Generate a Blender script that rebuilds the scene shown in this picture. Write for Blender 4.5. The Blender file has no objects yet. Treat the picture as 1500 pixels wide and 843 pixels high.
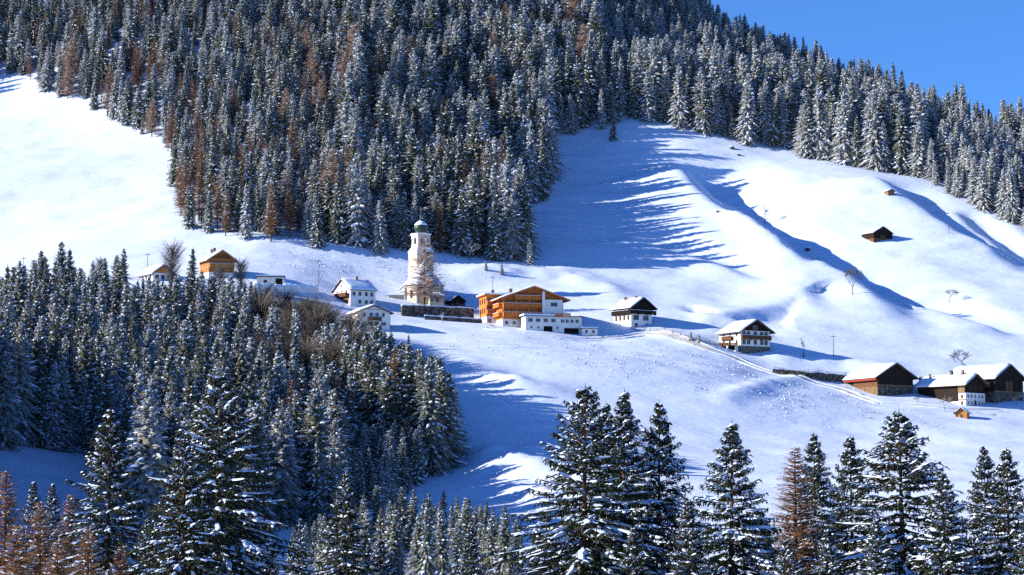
import bpy, math, random
import numpy as np
from mathutils import Vector, Matrix

# ------------------------------------------------------------------ camera, sky, sun, exposure
scene = bpy.context.scene
COL = scene.collection
R = math.radians
FPX, CX, CY, HORIZON = 3528.0, 750.0, 421.5, 760.0        # lens and horizon of the photograph (1500 px wide)
PITCH = math.atan((HORIZON - CY) / FPX)
cam_data = bpy.data.cameras.new('camera')
cam_data.sensor_width = 36.0
cam_data.lens = FPX / 1500.0 * 36.0
cam_data.clip_start = 1.0
cam_data.clip_end = 12000.0
cam = bpy.data.objects.new('camera', cam_data)
cam.location = (0, 0, 0)
cam.rotation_euler = (math.pi / 2 + PITCH, 0, 0)
COL.objects.link(cam)
scene.camera = cam

SUN_EL = R(21.5)
SUN_AZ = (-0.985, -0.12)                                    # the sun stands to the left, a touch towards the viewer
_n = math.hypot(*SUN_AZ)
SUN_DIR = Vector((SUN_AZ[0] / _n * math.cos(SUN_EL), SUN_AZ[1] / _n * math.cos(SUN_EL), math.sin(SUN_EL)))
world = bpy.data.worlds.new('World')
scene.world = world
world.use_nodes = True
wn = world.node_tree
bg = wn.nodes['Background']
sky = wn.nodes.new('ShaderNodeTexSky')
sky.sky_type = 'NISHITA'
sky.sun_disc = False
sky.sun_elevation = SUN_EL
sky.sun_rotation = math.atan2(SUN_DIR.x, SUN_DIR.y)
sky.altitude = 3000
sky.air_density = 1.0
sky.dust_density = 0.0
sky.ozone_density = 10.0
wn.links.new(sky.outputs[0], bg.inputs[0])
bg.inputs[1].default_value = 0.10
sun_data = bpy.data.lights.new('sun', 'SUN')
sun_data.energy = 4.7
sun_data.angle = R(0.5)
sun_data.color = (1.0, 0.88, 0.73)
sun = bpy.data.objects.new('sun', sun_data)
sun.rotation_euler = SUN_DIR.to_track_quat('Z', 'Y').to_euler()
COL.objects.link(sun)
scene.view_settings.view_transform = 'Standard'
scene.view_settings.look = 'None'
scene.view_settings.exposure = 1.1
scene.view_settings.gamma = 1.0
scene.view_settings.use_curve_mapping = False
scene.cycles.max_bounces = 4
scene.cycles.diffuse_bounces = 1
scene.cycles.use_denoising = False

# ------------------------------------------------------------------ pixel <-> place
FWD = np.array([0, math.cos(PITCH), math.sin(PITCH)])
UP = np.array([0, -math.sin(PITCH), math.cos(PITCH)])
def ray(px, py):
    return FWD + np.array([1.0, 0, 0]) * (px - CX) / FPX + UP * (CY - py) / FPX
def at(px, py, D):                                          # the point seen at a pixel, D metres away
    d = ray(px, py)
    return d * (D / d[1])
def project(P):
    P = np.asarray(P, float)
    c = P @ FWD
    return CX + FPX * P[..., 0] / c, CY - FPX * (P @ UP) / c, c

# ------------------------------------------------------------------ terrain height
def hash2(ix, iy, seed):
    n = (ix.astype(np.int64) * 374761393 + iy.astype(np.int64) * 668265263 + seed * 974634777) & 0x7fffffff
    n = ((n ^ (n >> 13)) * 1274126177) & 0x7fffffff
    return ((n ^ (n >> 16)) & 0xffff) / 65535.0
def vnoise(x, y, seed=0):
    ix, iy = np.floor(x), np.floor(y)
    fx, fy = x - ix, y - iy
    fx, fy = fx * fx * fx * (fx * (fx * 6 - 15) + 10), fy * fy * fy * (fy * (fy * 6 - 15) + 10)
    a, b = hash2(ix, iy, seed), hash2(ix + 1, iy, seed)
    c, d = hash2(ix, iy + 1, seed), hash2(ix + 1, iy + 1, seed)
    return (a + (b - a) * fx) * (1 - fy) + (c + (d - c) * fx) * fy - 0.5
def fbm(x, y, octaves, seed=0):
    s, a = 0, 1.0
    for o in range(octaves):
        s = s + a * vnoise(x * 2 ** o + 17.3 * o, y * 2 ** o - 9.1 * o, seed + o)
        a *= 0.5
    return s
BASE_Y = [-3000, 0, 300, 420, 560, 800, 1050, 1300, 1700, 2200, 4000]
BASE_Z = [150, -16, -13, -8, 2, 65, 155, 240, 370, 470, 600]
def base_height(x, y):
    crest = np.interp(x, [-900, -100, 60, 120, 290, 700], [2500, 1900, 1500, 1390, 1235, 1100])
    yy = np.minimum(y, crest)
    z = np.interp(yy, BASE_Y, BASE_Z)
    z = z - 0.55 * np.maximum(0, y - crest) * np.clip((y - crest) / 60, 0, 1)
    return np.maximum(z, -40)
# ground seen at (px, py) lies D metres off
CTRL = [
    # far slope and skyline
    (-250, 40, 1180), (0, -60, 1330), (300, -60, 1330), (600, -80, 1370), (900, -40, 1400), (1060, 62, 1385), (1200, 118, 1330), (1300, 160, 1300),
    (1400, 198, 1262), (1500, 222, 1235), (1650, 270, 1190),
    (200, 60, 1130), (450, 60, 1140), (700, 60, 1210), (900, 100, 1200), (1100, 150, 1180), (1250, 200, 1140), (1400, 250, 1110),
    # left meadow
    (22, 106, 1130), (-200, 200, 1050), (-200, 320, 930), (0, 250, 985), (140, 165, 1065), (140, 280, 952), (255, 240, 985), (255, 330, 895), (100, 395, 835), (-200, 420, 850), (0, 410, 828),
    # forest shoulder between the meadow and the bowl
    (350, 180, 1025), (350, 300, 915), (500, 170, 1040), (500, 300, 935), (650, 170, 1075), (640, 300, 955),
    (290, 352, 875), (480, 366, 872), (640, 380, 880), (770, 380, 890),
    # bowl and right meadow
    (800, 205, 1085), (800, 300, 985), (950, 180, 1105), (900, 300, 1000), (850, 390, 890), (960, 390, 900), (1060, 300, 1000), (1100, 215, 1090), (1250, 242, 1068), (1345, 262, 1050),
    (1180, 330, 975), (1288, 352, 960), (1420, 320, 1000), (1500, 345, 990), (1650, 400, 950), (1150, 440, 868), (1240, 430, 880), (1380, 440, 875), (1500, 470, 855), (1050, 420, 880), (1340, 515, 806), (1480, 520, 812), (1650, 540, 800),
    # the village terrace
    (315, 405, 812), (200, 412, 805), (420, 425, 800), (520, 447, 800), (550, 486, 765), (620, 448, 822), (690, 440, 840), (700, 470, 795), (790, 482, 785), (870, 492, 785), (925, 478, 800), (1000, 482, 800),
    (1085, 518, 782), (1180, 520, 790), (1240, 570, 757), (1290, 585, 748), (1345, 580, 752), (1430, 592, 752), (1500, 590, 756), (1650, 610, 745), (1415, 612, 728),
    # slope under the village
    (600, 500, 745), (700, 530, 716), (850, 540, 712), (1000, 545, 726), (1120, 580, 712), (720, 580, 680), (900, 610, 675), (1050, 630, 670), (1200, 640, 682), (1400, 660, 668), (1600, 680, 660),
    (620, 610, 655), (640, 700, 596), (700, 650, 625), (740, 740, 560), (800, 650, 628), (900, 720, 575), (1050, 730, 575), (1250, 730, 580), (1500, 750, 570),
    # wooded spur on the left and the ground before it
    (430, 520, 730), (300, 500, 728), (150, 490, 722), (-100, 480, 730), (-300, 430, 760), (540, 570, 690), (400, 620, 640), (250, 600, 620), (100, 590, 590), (-150, 560, 590), (-350, 480, 620), (560, 690, 595),
    (60, 660, 512), (130, 672, 515), (-150, 610, 510), (-350, 560, 520), (200, 700, 500), (20, 735, 450), (420, 770, 490), (-200, 720, 430), (600, 790, 480), (760, 800, 500), (1000, 815, 480), (1300, 820, 480), (1550, 820, 480),
]
CP = np.array([at(*c) for c in CTRL])
RBF_R = 330.0
def wend(r):
    q = np.clip(1 - r / RBF_R, 0, None)
    return q ** 4 * (4 * r / RBF_R + 1)
_d = np.hypot(CP[:, None, 0] - CP[None, :, 0], CP[:, None, 1] - CP[None, :, 1])
RBF_W = np.linalg.solve(wend(_d) + 0.004 * np.eye(len(CP)), CP[:, 2] - base_height(CP[:, 0], CP[:, 1]))
def smooth_height(x, y):
    x, y = np.asarray(x, float), np.asarray(y, float)
    z = base_height(x, y)
    f = np.zeros(x.shape)
    for (cx_, cy_, _z), w in zip(CP, RBF_W):
        f = f + w * wend(np.hypot(x - cx_, y - cy_))
    return z + f
def ground_on(fn, px, py, y0=160.0, y1=1500.0):
    d = ray(px, py)
    Y = np.arange(y0, y1, 1.0)
    X, Z = Y * d[0] / d[1], Y * d[2] / d[1]
    under = np.nonzero(fn(X, Y) > Z)[0]
    k = under[0] if len(under) else len(Y) - 1
    return np.array([X[k], Y[k], float(fn(X[k:k + 1], Y[k:k + 1])[0])])
# gullies, humps and banks: (pixels along the line, depth, width of the drop, width of the far bank)
LINES = [
    ([(950, 243), (985, 262), (1035, 315), (1080, 345), (1130, 372), (1180, 392), (1240, 425), (1290, 465), (1345, 510)], -10.0, 17, 56),
    ([(1262, 262), (1300, 287), (1350, 322), (1395, 352), (1440, 372), (1500, 412)], -6.5, 13, 38),
    ([(1085, 330), (1120, 362), (1150, 392), (1180, 412)], -4, 7, 18),
    ([(1000, 462), (1060, 468), (1120, 458), (1175, 446), (1200, 470)], -2.6, 9, 26),
    ([(1385, 300), (1420, 330), (1465, 362), (1500, 385)], -3.5, 8, 20),
    ([(1300, 425), (1350, 445), (1420, 478), (1490, 505)], -3.5, 11, 28),
    ([(985, 250), (1050, 282), (1120, 330), (1165, 372)], -3.0, 10, 26),
    ([(900, 352), (960, 372), (1040, 398), (1120, 432)], -3.0, 9, 30),
]
BANKS = [
    ([(1062, 586), (1110, 570), (1150, 556), (1200, 548), (1245, 552)], 1.3, 4.0),
    ([(380, 352), (470, 362), (560, 372), (640, 378)], 1.6, 7.0),
    ([(700, 405), (760, 398), (830, 402), (900, 428)], 2.0, 8.0),
    ([(560, 505), (640, 520), (740, 560), (800, 574)], 1.2, 7.0),
    ([(760, 562), (772, 566)], 2.2, 4.0),
    ([(762, 690), (800, 720), (850, 750)], 6.0, 15.0),
    ([(1150, 520), (1230, 525), (1300, 540)], 2.0, 7.0),
    ([(985, 490), (1010, 496), (1035, 503)], 2.0, 5.0),
]
LINES_W = [(np.array([ground_on(smooth_height, *p)[:2] for p in pts]), a, b, c) for pts, a, b, c in LINES]
BANKS_W = [(np.array([ground_on(smooth_height, *p)[:2] for p in pts]), a, b) for pts, a, b in BANKS]
def line_distance(x, y, pts):
    best = np.full(x.shape, 1e9); side = np.zeros(x.shape); along = np.zeros(x.shape)
    n = len(pts) - 1
    for i in range(n):
        a, b = pts[i], pts[i + 1]
        ex, ey = b - a
        t = np.clip(((x - a[0]) * ex + (y - a[1]) * ey) / (ex * ex + ey * ey), 0, 1)
        dx, dy = x - a[0] - t * ex, y - a[1] - t * ey
        d = np.hypot(dx, dy)
        m = d < best
        best = np.where(m, d, best)
        fl = 1.0 if ey - 0.12 * ex > 0 else -1.0               # positive on the side turned from the sun
        side = np.where(m, fl * np.sign(ey * (x - a[0]) - ex * (y - a[1])), side)
        along = np.where(m, (i + t) / n, along)
    return best, side, along
def sstep(a, b, v):
    t = np.clip((v - a) / (b - a), 0, 1)
    return t * t * (3 - 2 * t)
def height(x, y):
    x, y = np.asarray(x, float), np.asarray(y, float)
    z = smooth_height(x, y)
    for pts, dep, w1, w2 in LINES_W:
        d, s, t = line_distance(x, y, pts)
        sd = d * np.where(s == 0, 1, s) + 1.6 * vnoise(x / 9, y / 9, 5)
        # the side nearer the sun stays up, swells up to it, then a short drop and a long way back
        fade = sstep(0, 0.15, t) * (1 - sstep(0.72, 1.0, t))
        up = sstep(-w2, -1.0, sd) * (1 - sstep(-1.0, w1, sd))
        z = z + dep * fade * (0.55 * sstep(-1.0, w1, sd) * (1 - sstep(w1, w2, sd)) - 0.6 * up)
    for pts, hgt, w in BANKS_W:
        d, s, t = line_distance(x, y, pts)
        z = z + hgt * np.exp(-(d / w) ** 2) * (0.8 + 0.6 * vnoise(x / 6, y / 6, 8))
    near = sstep(350, 520, y)
    z = z + near * (2.6 * fbm(x / 75, y / 60, 3, 11) + 0.55 * fbm(x / 13, y / 8, 3, 23))
    return z
def ground(px, py):
    return ground_on(height, px, py)

# ------------------------------------------------------------------ materials
MATS = {}
def mat(name, color, rough=0.8, spec=0.2, vary=0.0, vscale=1.0, bump=0.0, bscale=1.0, color2=None, detail=4, vec='Object', stretch=None):
    if name in MATS:
        return MATS[name]
    m = bpy.data.materials.new(name)
    m.use_nodes = True
    nt = m.node_tree; N = nt.nodes; L = nt.links
    b = N['Principled BSDF']
    b.inputs['Roughness'].default_value = rough
    b.inputs['Specular IOR Level'].default_value = spec
    b.inputs['Base Color'].default_value = (*color, 1)
    if vary or color2 or bump:
        tc = N.new('ShaderNodeTexCoord')
        src = tc.outputs[vec]
        if stretch:
            mp = N.new('ShaderNodeMapping'); mp.inputs['Scale'].default_value = stretch
            L.new(src, mp.inputs[0]); src = mp.outputs[0]
    if vary or color2:
        nz = N.new('ShaderNodeTexNoise'); nz.inputs['Scale'].default_value = vscale; nz.inputs['Detail'].default_value = detail
        L.new(src, nz.inputs['Vector'])
        cr = N.new('ShaderNodeValToRGB')
        c2 = color2 or tuple(max(0, c * (1 - vary)) for c in color)
        cr.color_ramp.elements[0].position = 0.38; cr.color_ramp.elements[1].position = 0.62
        cr.color_ramp.elements[0].color = (*c2, 1)
        cr.color_ramp.elements[1].color = (*tuple(min(1, c * (1 + vary * 0.4)) for c in color), 1)
        L.new(nz.outputs['Fac'], cr.inputs[0]); L.new(cr.outputs[0], b.inputs['Base Color'])
    if bump:
        nb = N.new('ShaderNodeTexNoise'); nb.inputs['Scale'].default_value = bscale; nb.inputs['Detail'].default_value = 6
        L.new(src, nb.inputs['Vector'])
        bp = N.new('ShaderNodeBump'); bp.inputs['Strength'].default_value = 1.0; bp.inputs['Distance'].default_value = bump
        L.new(nb.outputs['Fac'], bp.inputs['Height']); L.new(bp.outputs[0], b.inputs['Normal'])
    MATS[name] = m
    return m
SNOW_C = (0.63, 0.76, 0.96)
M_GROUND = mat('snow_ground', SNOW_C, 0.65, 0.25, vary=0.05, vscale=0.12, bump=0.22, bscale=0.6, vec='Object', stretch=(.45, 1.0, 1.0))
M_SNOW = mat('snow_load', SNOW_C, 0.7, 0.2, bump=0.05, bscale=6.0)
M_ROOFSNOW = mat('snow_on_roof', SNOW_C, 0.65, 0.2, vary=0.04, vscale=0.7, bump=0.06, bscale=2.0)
M_NEEDLE = mat('spruce_needles', (0.095, 0.108, 0.075), 0.75, 0.15, vscale=.9, color2=(0.026, 0.036, 0.025))
M_NEEDLE_NEAR = mat('spruce_needles_near', (0.036, 0.046, 0.020), 0.7, 0.2, vscale=1.4, color2=(0.012, 0.016, 0.008))
M_FROST = mat('frosted_needles', (0.28, 0.29, 0.27), 0.8, 0.1, vscale=.9, color2=(0.035, 0.046, 0.036))
def frosted(m, col, lo, hi):
    nt = m.node_tree; N, L = nt.nodes, nt.links
    b = N['Principled BSDF']; src = b.inputs['Base Color'].links[0].from_socket
    g = N.new('ShaderNodeNewGeometry'); sx = N.new('ShaderNodeSeparateXYZ'); L.new(g.outputs['Normal'], sx.inputs[0])
    tc = N.new('ShaderNodeTexCoord'); nz = N.new('ShaderNodeTexNoise'); nz.inputs['Scale'].default_value = .55; nz.inputs['Detail'].default_value = 2
    L.new(tc.outputs['Object'], nz.inputs['Vector'])
    ma = N.new('ShaderNodeMath'); ma.operation = 'MULTIPLY_ADD'; L.new(nz.outputs['Fac'], ma.inputs[0]); ma.inputs[1].default_value = 1.6
    ab = N.new('ShaderNodeMath'); ab.operation = 'ABSOLUTE'; L.new(sx.outputs['Z'], ab.inputs[0]); L.new(ab.outputs[0], ma.inputs[2])
    mr = N.new('ShaderNodeMapRange'); mr.inputs['From Min'].default_value = lo; mr.inputs['From Max'].default_value = hi; L.new(ma.outputs[0], mr.inputs['Value'])
    mx = N.new('ShaderNodeMix'); mx.data_type = 'RGBA'; L.new(mr.outputs[0], mx.inputs['Factor']); L.new(src, mx.inputs['A']); mx.inputs['B'].default_value = (*col, 1)
    L.new(mx.outputs['Result'], b.inputs['Base Color'])
frosted(M_NEEDLE, (.36, .38, .36), 1.1, 2.05)
frosted(M_FROST, (.54, .57, .60), 1.05, 1.95)
M_LARCH = mat('larch_twigs', (0.34, 0.18, 0.085), 0.85, 0.1, vscale=1.0, color2=(0.16, 0.085, 0.045))
M_LARCHFROST = mat('frosted_larch_twigs', (0.66, 0.55, 0.48), 0.85, 0.1, vscale=.6, color2=(0.24, 0.12, 0.07))
M_BARK = mat('conifer_bark', (0.10, 0.07, 0.05), 0.9, 0.1, vary=0.5, vscale=3.0, bump=0.05, bscale=8)
M_TWIG = mat('bare_twigs', (0.19, 0.175, 0.155), 0.9, 0.1, vscale=.5, color2=(0.09, 0.08, 0.07))
M_TWIGFROST = mat('frosted_twigs', (0.62, 0.60, 0.58), 0.9, 0.1, vscale=0.9, color2=(0.25, 0.21, 0.18))
M_CONE = mat('spruce_cones', (0.20, 0.085, 0.035), 0.8, 0.1)

# ------------------------------------------------------------------ object helpers
def tag(o, label=None, cat=None, group=None, kind=None):
    if label: o['label'] = label
    if cat: o['category'] = cat
    if group: o['group'] = group
    if kind: o['kind'] = kind
    return o
def link(name, me, parent=None, loc=None, rz=0):
    o = bpy.data.objects.new(name, me)
    COL.objects.link(o)
    if parent: o.parent = parent
    if loc is not None: o.location = tuple(float(v) for v in loc)
    if rz: o.rotation_euler = (0, 0, rz)
    return o
def empty(name, loc, rz=0):
    o = link(name, None, None, loc, rz)
    o.empty_display_size = 1.0
    return o
class MB:
    """collects faces; build() links them as one mesh object"""
    def __init__(s): s.v, s.f = [], []
    def add(s, vs, fs):
        k = len(s.v); s.v += [tuple(p) for p in vs]; s.f += [tuple(i + k for i in f) for f in fs]; return s
    def box(s, x0, x1, y0, y1, z0, z1):
        return s.add([(x0, y0, z0), (x1, y0, z0), (x1, y1, z0), (x0, y1, z0), (x0, y0, z1), (x1, y0, z1), (x1, y1, z1), (x0, y1, z1)],
                     [(0, 3, 2, 1), (4, 5, 6, 7), (0, 1, 5, 4), (1, 2, 6, 5), (2, 3, 7, 6), (3, 0, 4, 7)])
    def prism(s, poly, y0, y1):                             # polygon in x, z pushed from y0 to y1
        n = len(poly)
        return s.add([(x, y0, z) for x, z in poly] + [(x, y1, z) for x, z in poly],
                     [tuple(range(n)), tuple(range(2 * n - 1, n - 1, -1))] + [(i, i + n, (i + 1) % n + n, (i + 1) % n) for i in range(n)])
    def tube(s, a, b, ra, rb, n=6, caps=True):
        a, b = Vector(a), Vector(b); d = (b - a).normalized()
        u = d.orthogonal().normalized(); w = d.cross(u)
        vs = [a + (u * math.cos(2 * math.pi * i / n) + w * math.sin(2 * math.pi * i / n)) * ra for i in range(n)]
        vs += [b + (u * math.cos(2 * math.pi * i / n) + w * math.sin(2 * math.pi * i / n)) * rb for i in range(n)]
        fs = [(i, (i + 1) % n, (i + 1) % n + n, i + n) for i in range(n)]
        if caps: fs += [tuple(range(n - 1, -1, -1)), tuple(range(n, 2 * n))]
        return s.add(vs, fs)
    def lathe(s, prof, cx=0, cy=0, n=16, a0=0.0):
        vs, fs = [], []
        for r, z in prof:
            vs += [(cx + r * math.cos(a0 + 2 * math.pi * i / n), cy + r * math.sin(a0 + 2 * math.pi * i / n), z) for i in range(n)]
        for j in range(len(prof) - 1):
            for i in range(n):
                fs.append((j * n + i, j * n + (i + 1) % n, (j + 1) * n + (i + 1) % n, (j + 1) * n + i))
        fs += [tuple(range(n - 1, -1, -1)), tuple(range((len(prof) - 1) * n, len(prof) * n))]
        return s.add(vs, fs)
    def mesh(s, name, m, smooth=False):
        me = bpy.data.meshes.new(name)
        me.from_pydata(s.v, [], s.f)
        me.materials.append(m)
        if smooth: me.polygons.foreach_set('use_smooth', [True] * len(me.polygons))
        me.update()
        return me
    def build(s, name, m, parent=None, smooth=False):
        return link(name, s.mesh(name, m, smooth), parent)

# ------------------------------------------------------------------ trees
def spindle(mb, a, b, w, rnd, sides=3, flat=1.0):
    """a tapered needle spray from a to b"""
    d = b - a
    ln = d.length
    if ln < 1e-4: return
    d = d / ln
    u = d.cross(Vector((0, 0, 1)))
    if u.length < 1e-3: u = Vector((1, 0, 0))
    u.normalize(); n = u.cross(d)
    m = a + d * ln * rnd.uniform(0.35, 0.55)
    if sides == 2:
        mb.add([a, m + u * w, b, m - u * w, m + n * w * 0.5], [(0, 1, 4), (1, 2, 4), (2, 3, 4), (3, 0, 4)])
    else:
        ph = rnd.random() * 6.28
        ring = [m + (u * math.cos(ph + k * 2.094) + n * math.sin(ph + k * 2.094) * flat) * w for k in range(3)]
        mb.add([a, *ring, b], [(0, 2, 1), (0, 3, 2), (0, 1, 3), (1, 2, 4), (2, 3, 4), (3, 1, 4)])
def snow_strip(mb, pts, widths, thick, rnd):
    """a rounded cushion of snow along a line of points"""
    vs, fs = [], []
    n = len(pts)
    for i, p in enumerate(pts):
        d = (pts[min(i + 1, n - 1)] - pts[max(i - 1, 0)])
        u = d.cross(Vector((0, 0, 1)))
        if u.length < 1e-4: u = Vector((1, 0, 0))
        u.normalize()
        w = widths[i]; t = thick * min(1, w * 5) * rnd.uniform(0.7, 1.25)
        vs += [p + u * w + Vector((0, 0, -0.25 * t)), p + u * w * 0.55 + Vector((0, 0, t * 0.8)), p - u * w * 0.45 + Vector((0, 0, t)), p - u * w + Vector((0, 0, -0.2 * t))]
    for i in range(n - 1):
        a, b = 4 * i, 4 * i + 4
        for k in range(4):
            fs.append((a + k, a + (k + 1) % 4, b + (k + 1) % 4, b + k))
    fs += [(3, 2, 1, 0), (4 * n - 4, 4 * n - 3, 4 * n - 2, 4 * n - 1)]
    mb.add(vs, fs)
def make_spruce(seed, H, RAD, whorls, per, twigs, near, snow_amt, power=0.8, start=0.06):
    rnd = random.Random(seed)
    trunk, crown, snow, cones = MB(), MB(), MB(), MB()
    r0 = H * 0.0125
    lean = Vector((rnd.uniform(-.012, .012), rnd.uniform(-.012, .012), 0))
    def axis(z): return lean * z + Vector((0, 0, z))
    k = 5
    for i in range(k):
        z0, z1 = H * i / k - (0.8 if i == 0 else 0), H * (i + 1) / k * 0.995
        trunk.tube(axis(z0), axis(z1), r0 * (1 - i / k) + .02, r0 * (1 - (i + 1) / k) + .02, 7 if near else 5, False)
    az = rnd.random() * 6.28
    # the shaded inner mass of the crown
    if not near:
        nr, na = 9, 9
        core = [[axis(H * (start + .03 + (1 - start - .03) * (1 - (1 - j / nr) ** .95))) + Vector((math.cos(6.283 * i / na), math.sin(6.283 * i / na), 0)) * (RAD * .40 * (1 - j / nr) ** power * rnd.uniform(.55, 1.25) + .04)
                 - Vector((0, 0, rnd.uniform(0, 1.0))) for i in range(na)] for j in range(nr)]
        crown.add([p for r_ in core for p in r_] + [axis(H * .985)], [(j * na + i, j * na + (i + 1) % na, (j + 1) * na + (i + 1) % na, (j + 1) * na + i) for j in range(nr - 1) for i in range(na)]
                  + [((nr - 1) * na + i, (nr - 1) * na + (i + 1) % na, nr * na) for i in range(na)] + [tuple(range(na))[::-1]])
    for wi in range(whorls):
        f = (wi + rnd.uniform(-.3, .3)) / whorls
        u = max(0.012, min(1.0, 1 - f)) ** 1.2                       # 1 at the lowest whorl, 0 at the tip
        z = H * (start + (1 - start) * (1 - u ** 0.93))
        nb = max(3, round(per * (0.55 + 0.45 * min(1, u * 2.2)) * rnd.uniform(.8, 1.2)))
        az += 2.4 + rnd.uniform(-.3, .3)
        env = RAD * (u ** power) * (1 - 0.22 * sstep(0.8, 1.0, np.float64(u)))
        for bi in range(nb):
            a = az + 6.283 * bi / nb + rnd.uniform(-.28, .28)
            Lb = max(0.22, env * rnd.choice((rnd.uniform(.55, .8), rnd.uniform(.82, 1.08), rnd.uniform(.88, 1.18))))
            dh = Vector((math.cos(a), math.sin(a), 0))
            rise = 0.75 - 1.15 * min(1, u * 1.9) + rnd.uniform(-.14, .14)        # young branches rise, old ones sag
            sag = 0.10 + 0.38 * u + rnd.uniform(-.05, .1)
            turn = 0.20 + 0.16 * u
            b0 = axis(z + rnd.uniform(-.25, .25) * (1 if near else 1.2))
            def sp(s, b0=b0, dh=dh, Lb=Lb, rise=rise, sag=sag, turn=turn):
                return b0 + dh * (Lb * s * (1 - 0.06 * s)) + Vector((0, 0, Lb * (rise * s - sag * s * s + turn * s ** 3)))
            side = Vector((-dh.y, dh.x, 0))
            if near:
                crown_pts = [sp(s) for s in (0, .35, .7, 1)]
                for q in range(3):
                    spindle(crown, crown_pts[q] - (crown_pts[q + 1] - crown_pts[q]) * .08, crown_pts[q + 1] + (crown_pts[q + 1] - crown_pts[q]) * .12, 0.05 + 0.05 * Lb / RAD, rnd)
            else:
                spindle(crown, sp(0.05), sp(1.0), 0.22 + 0.07 * Lb, rnd, 2)
            nt = max(3, round(twigs * (0.35 + 0.65 * Lb / RAD)))
            for ti in range(nt):
                s = 0.16 + 0.84 * (ti + rnd.random()) / nt
                p = sp(s)
                sd = 1 if ti % 2 else -1
                fw = rnd.uniform(.55, 1.0)
                tl = min(1.5, (0.20 * Lb + 0.30)) * (1.15 - 0.75 * s) * rnd.uniform(.7, 1.25)
                dr = (dh * fw + side * sd * rnd.uniform(.55, 1.0) + Vector((0, 0, -0.25 - 0.5 * u * rnd.random()))).normalized()
                e = p + dr * tl
                if near:
                    wd = rnd.uniform(.055, .10)
                    spindle(crown, p, e, wd, rnd)
                    for _ in range(2):                        # small sprays hanging under the twig
                        q = p.lerp(e, rnd.uniform(.25, .9))
                        spindle(crown, q, q + Vector((rnd.uniform(-.16, .16), rnd.uniform(-.16, .16), -rnd.uniform(.18, .50) * (0.4 + u))) + dr * .12, rnd.uniform(.035, .07), rnd, 2)
                    if rnd.random() < snow_amt * 0.34:
                        o = Vector((0, 0, .05))
                        q1 = p.lerp(e, .2); q2 = p.lerp(e, rnd.uniform(.7, .95))
                        snow_strip(snow, [q1 + o, q1.lerp(q2, .5) + o * 1.4, q2 + o * .8], [.05, rnd.uniform(.08, .15), .04], .10, rnd)
                else:
                    spindle(crown, p, e + Vector((0, 0, -.18)), rnd.uniform(.18, .34), rnd, 2)
                    if rnd.random() < snow_amt * 0.06:
                        o = Vector((0, 0, .10))
                        spindle(snow, p.lerp(e, .1) + o, e + o * .8, rnd.uniform(.18, .36), rnd, 2)
            if rnd.random() < snow_amt * (1.0 if near else 0.55) and Lb > 0.5:
                s0, s1 = rnd.uniform(.22, .5), rnd.uniform(.75, 1.0)
                n = 6 if near else 3
                pts, wds = [], []
                wmax = (rnd.uniform(.14, .38) if near else rnd.uniform(.38, .72)) * (0.5 + 0.5 * Lb / RAD)
                for q in range(n):
                    s = s0 + (s1 - s0) * q / (n - 1)
                    pts.append(sp(s) + Vector((0, 0, .07)) + side * rnd.uniform(-.08, .08))
                    wds.append(max(.03, wmax * math.sin(math.pi * (0.08 + 0.86 * q / (n - 1))) * rnd.uniform(.6, 1.3)))
                snow_strip(snow, pts, wds, 0.20 if near else 0.30, rnd)
            if near and u < 0.30 and rnd.random() < 0.55:     # cones hang near the top
                for _ in range(3):
                    p = sp(rnd.uniform(.3, .95))
                    spindle(cones, p, p + Vector((rnd.uniform(-.04, .04), rnd.uniform(-.04, .04), -rnd.uniform(.2, .3))), .055, rnd)
    top = axis(H)
    spindle(crown, axis(H * 0.965), top + Vector((0, 0, .35)), .06 if near else .09, rnd)
    return trunk, crown, snow, cones
def make_larch(seed, H, RAD, whorls, per, twigs, width, lift=0.0, shape=None):
    rnd = random.Random(seed)
    trunk, crown, snow = MB(), MB(), MB()
    r0 = H * 0.012
    for i in range(5):
        z0, z1 = H * i / 5 - (0.8 if i == 0 else 0), H * (i + 1) / 5
        trunk.tube((0, 0, z0), (0, 0, z1), r0 * (1 - i / 5) + .02, r0 * (1 - (i + 1) / 5) + .02, 5, False)
    for wi in range(whorls):
        u = 1 - (wi + rnd.random()) / whorls
        z = H * (0.14 + 0.85 * (1 - u))
        for bi in range(per):
            a = rnd.random() * 6.283
            Lb = max(.3, RAD * (0.10 + 0.9 * (u ** 0.75 if shape is None else math.sin(math.pi * (.12 + .80 * u)) ** .7)) * rnd.uniform(.55, 1.15))
            dh = Vector((math.cos(a), math.sin(a), 0)); side = Vector((-dh.y, dh.x, 0))
            up = 0.35 + lift - 0.45 * u + rnd.uniform(-.1, .15)
            def sp(s): return Vector((0, 0, z)) + dh * Lb * s + Vector((0, 0, Lb * (up * s - .12 * s * s + .2 * s ** 3)))
            crown.tube(sp(0), sp(.5), .05, .035, 3, False); crown.tube(sp(.5), sp(1), .035, .012, 3, False)
            nt = max(3, round(twigs * Lb / RAD))
            for ti in range(nt):
                s = .15 + .85 * (ti + rnd.random()) / nt
                p = sp(s); sd = 1 if ti % 2 else -1
                e = p + (dh * rnd.uniform(.3, 1) + side * sd * rnd.uniform(.3, 1) + Vector((0, 0, rnd.uniform(-.55, .35)))) * (0.16 * Lb + .28) * rnd.uniform(.6, 1.2)
                spindle(crown, p, e, width * rnd.uniform(.6, 1.3), rnd, 2)
            if rnd.random() < .16:
                snow_strip(snow, [sp(.4) + Vector((0, 0, .06)), sp(.7) + Vector((0, 0, .08)), sp(.95) + Vector((0, 0, .05))], [.05, .12, .04], .14, rnd)
    return trunk, crown, snow
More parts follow.
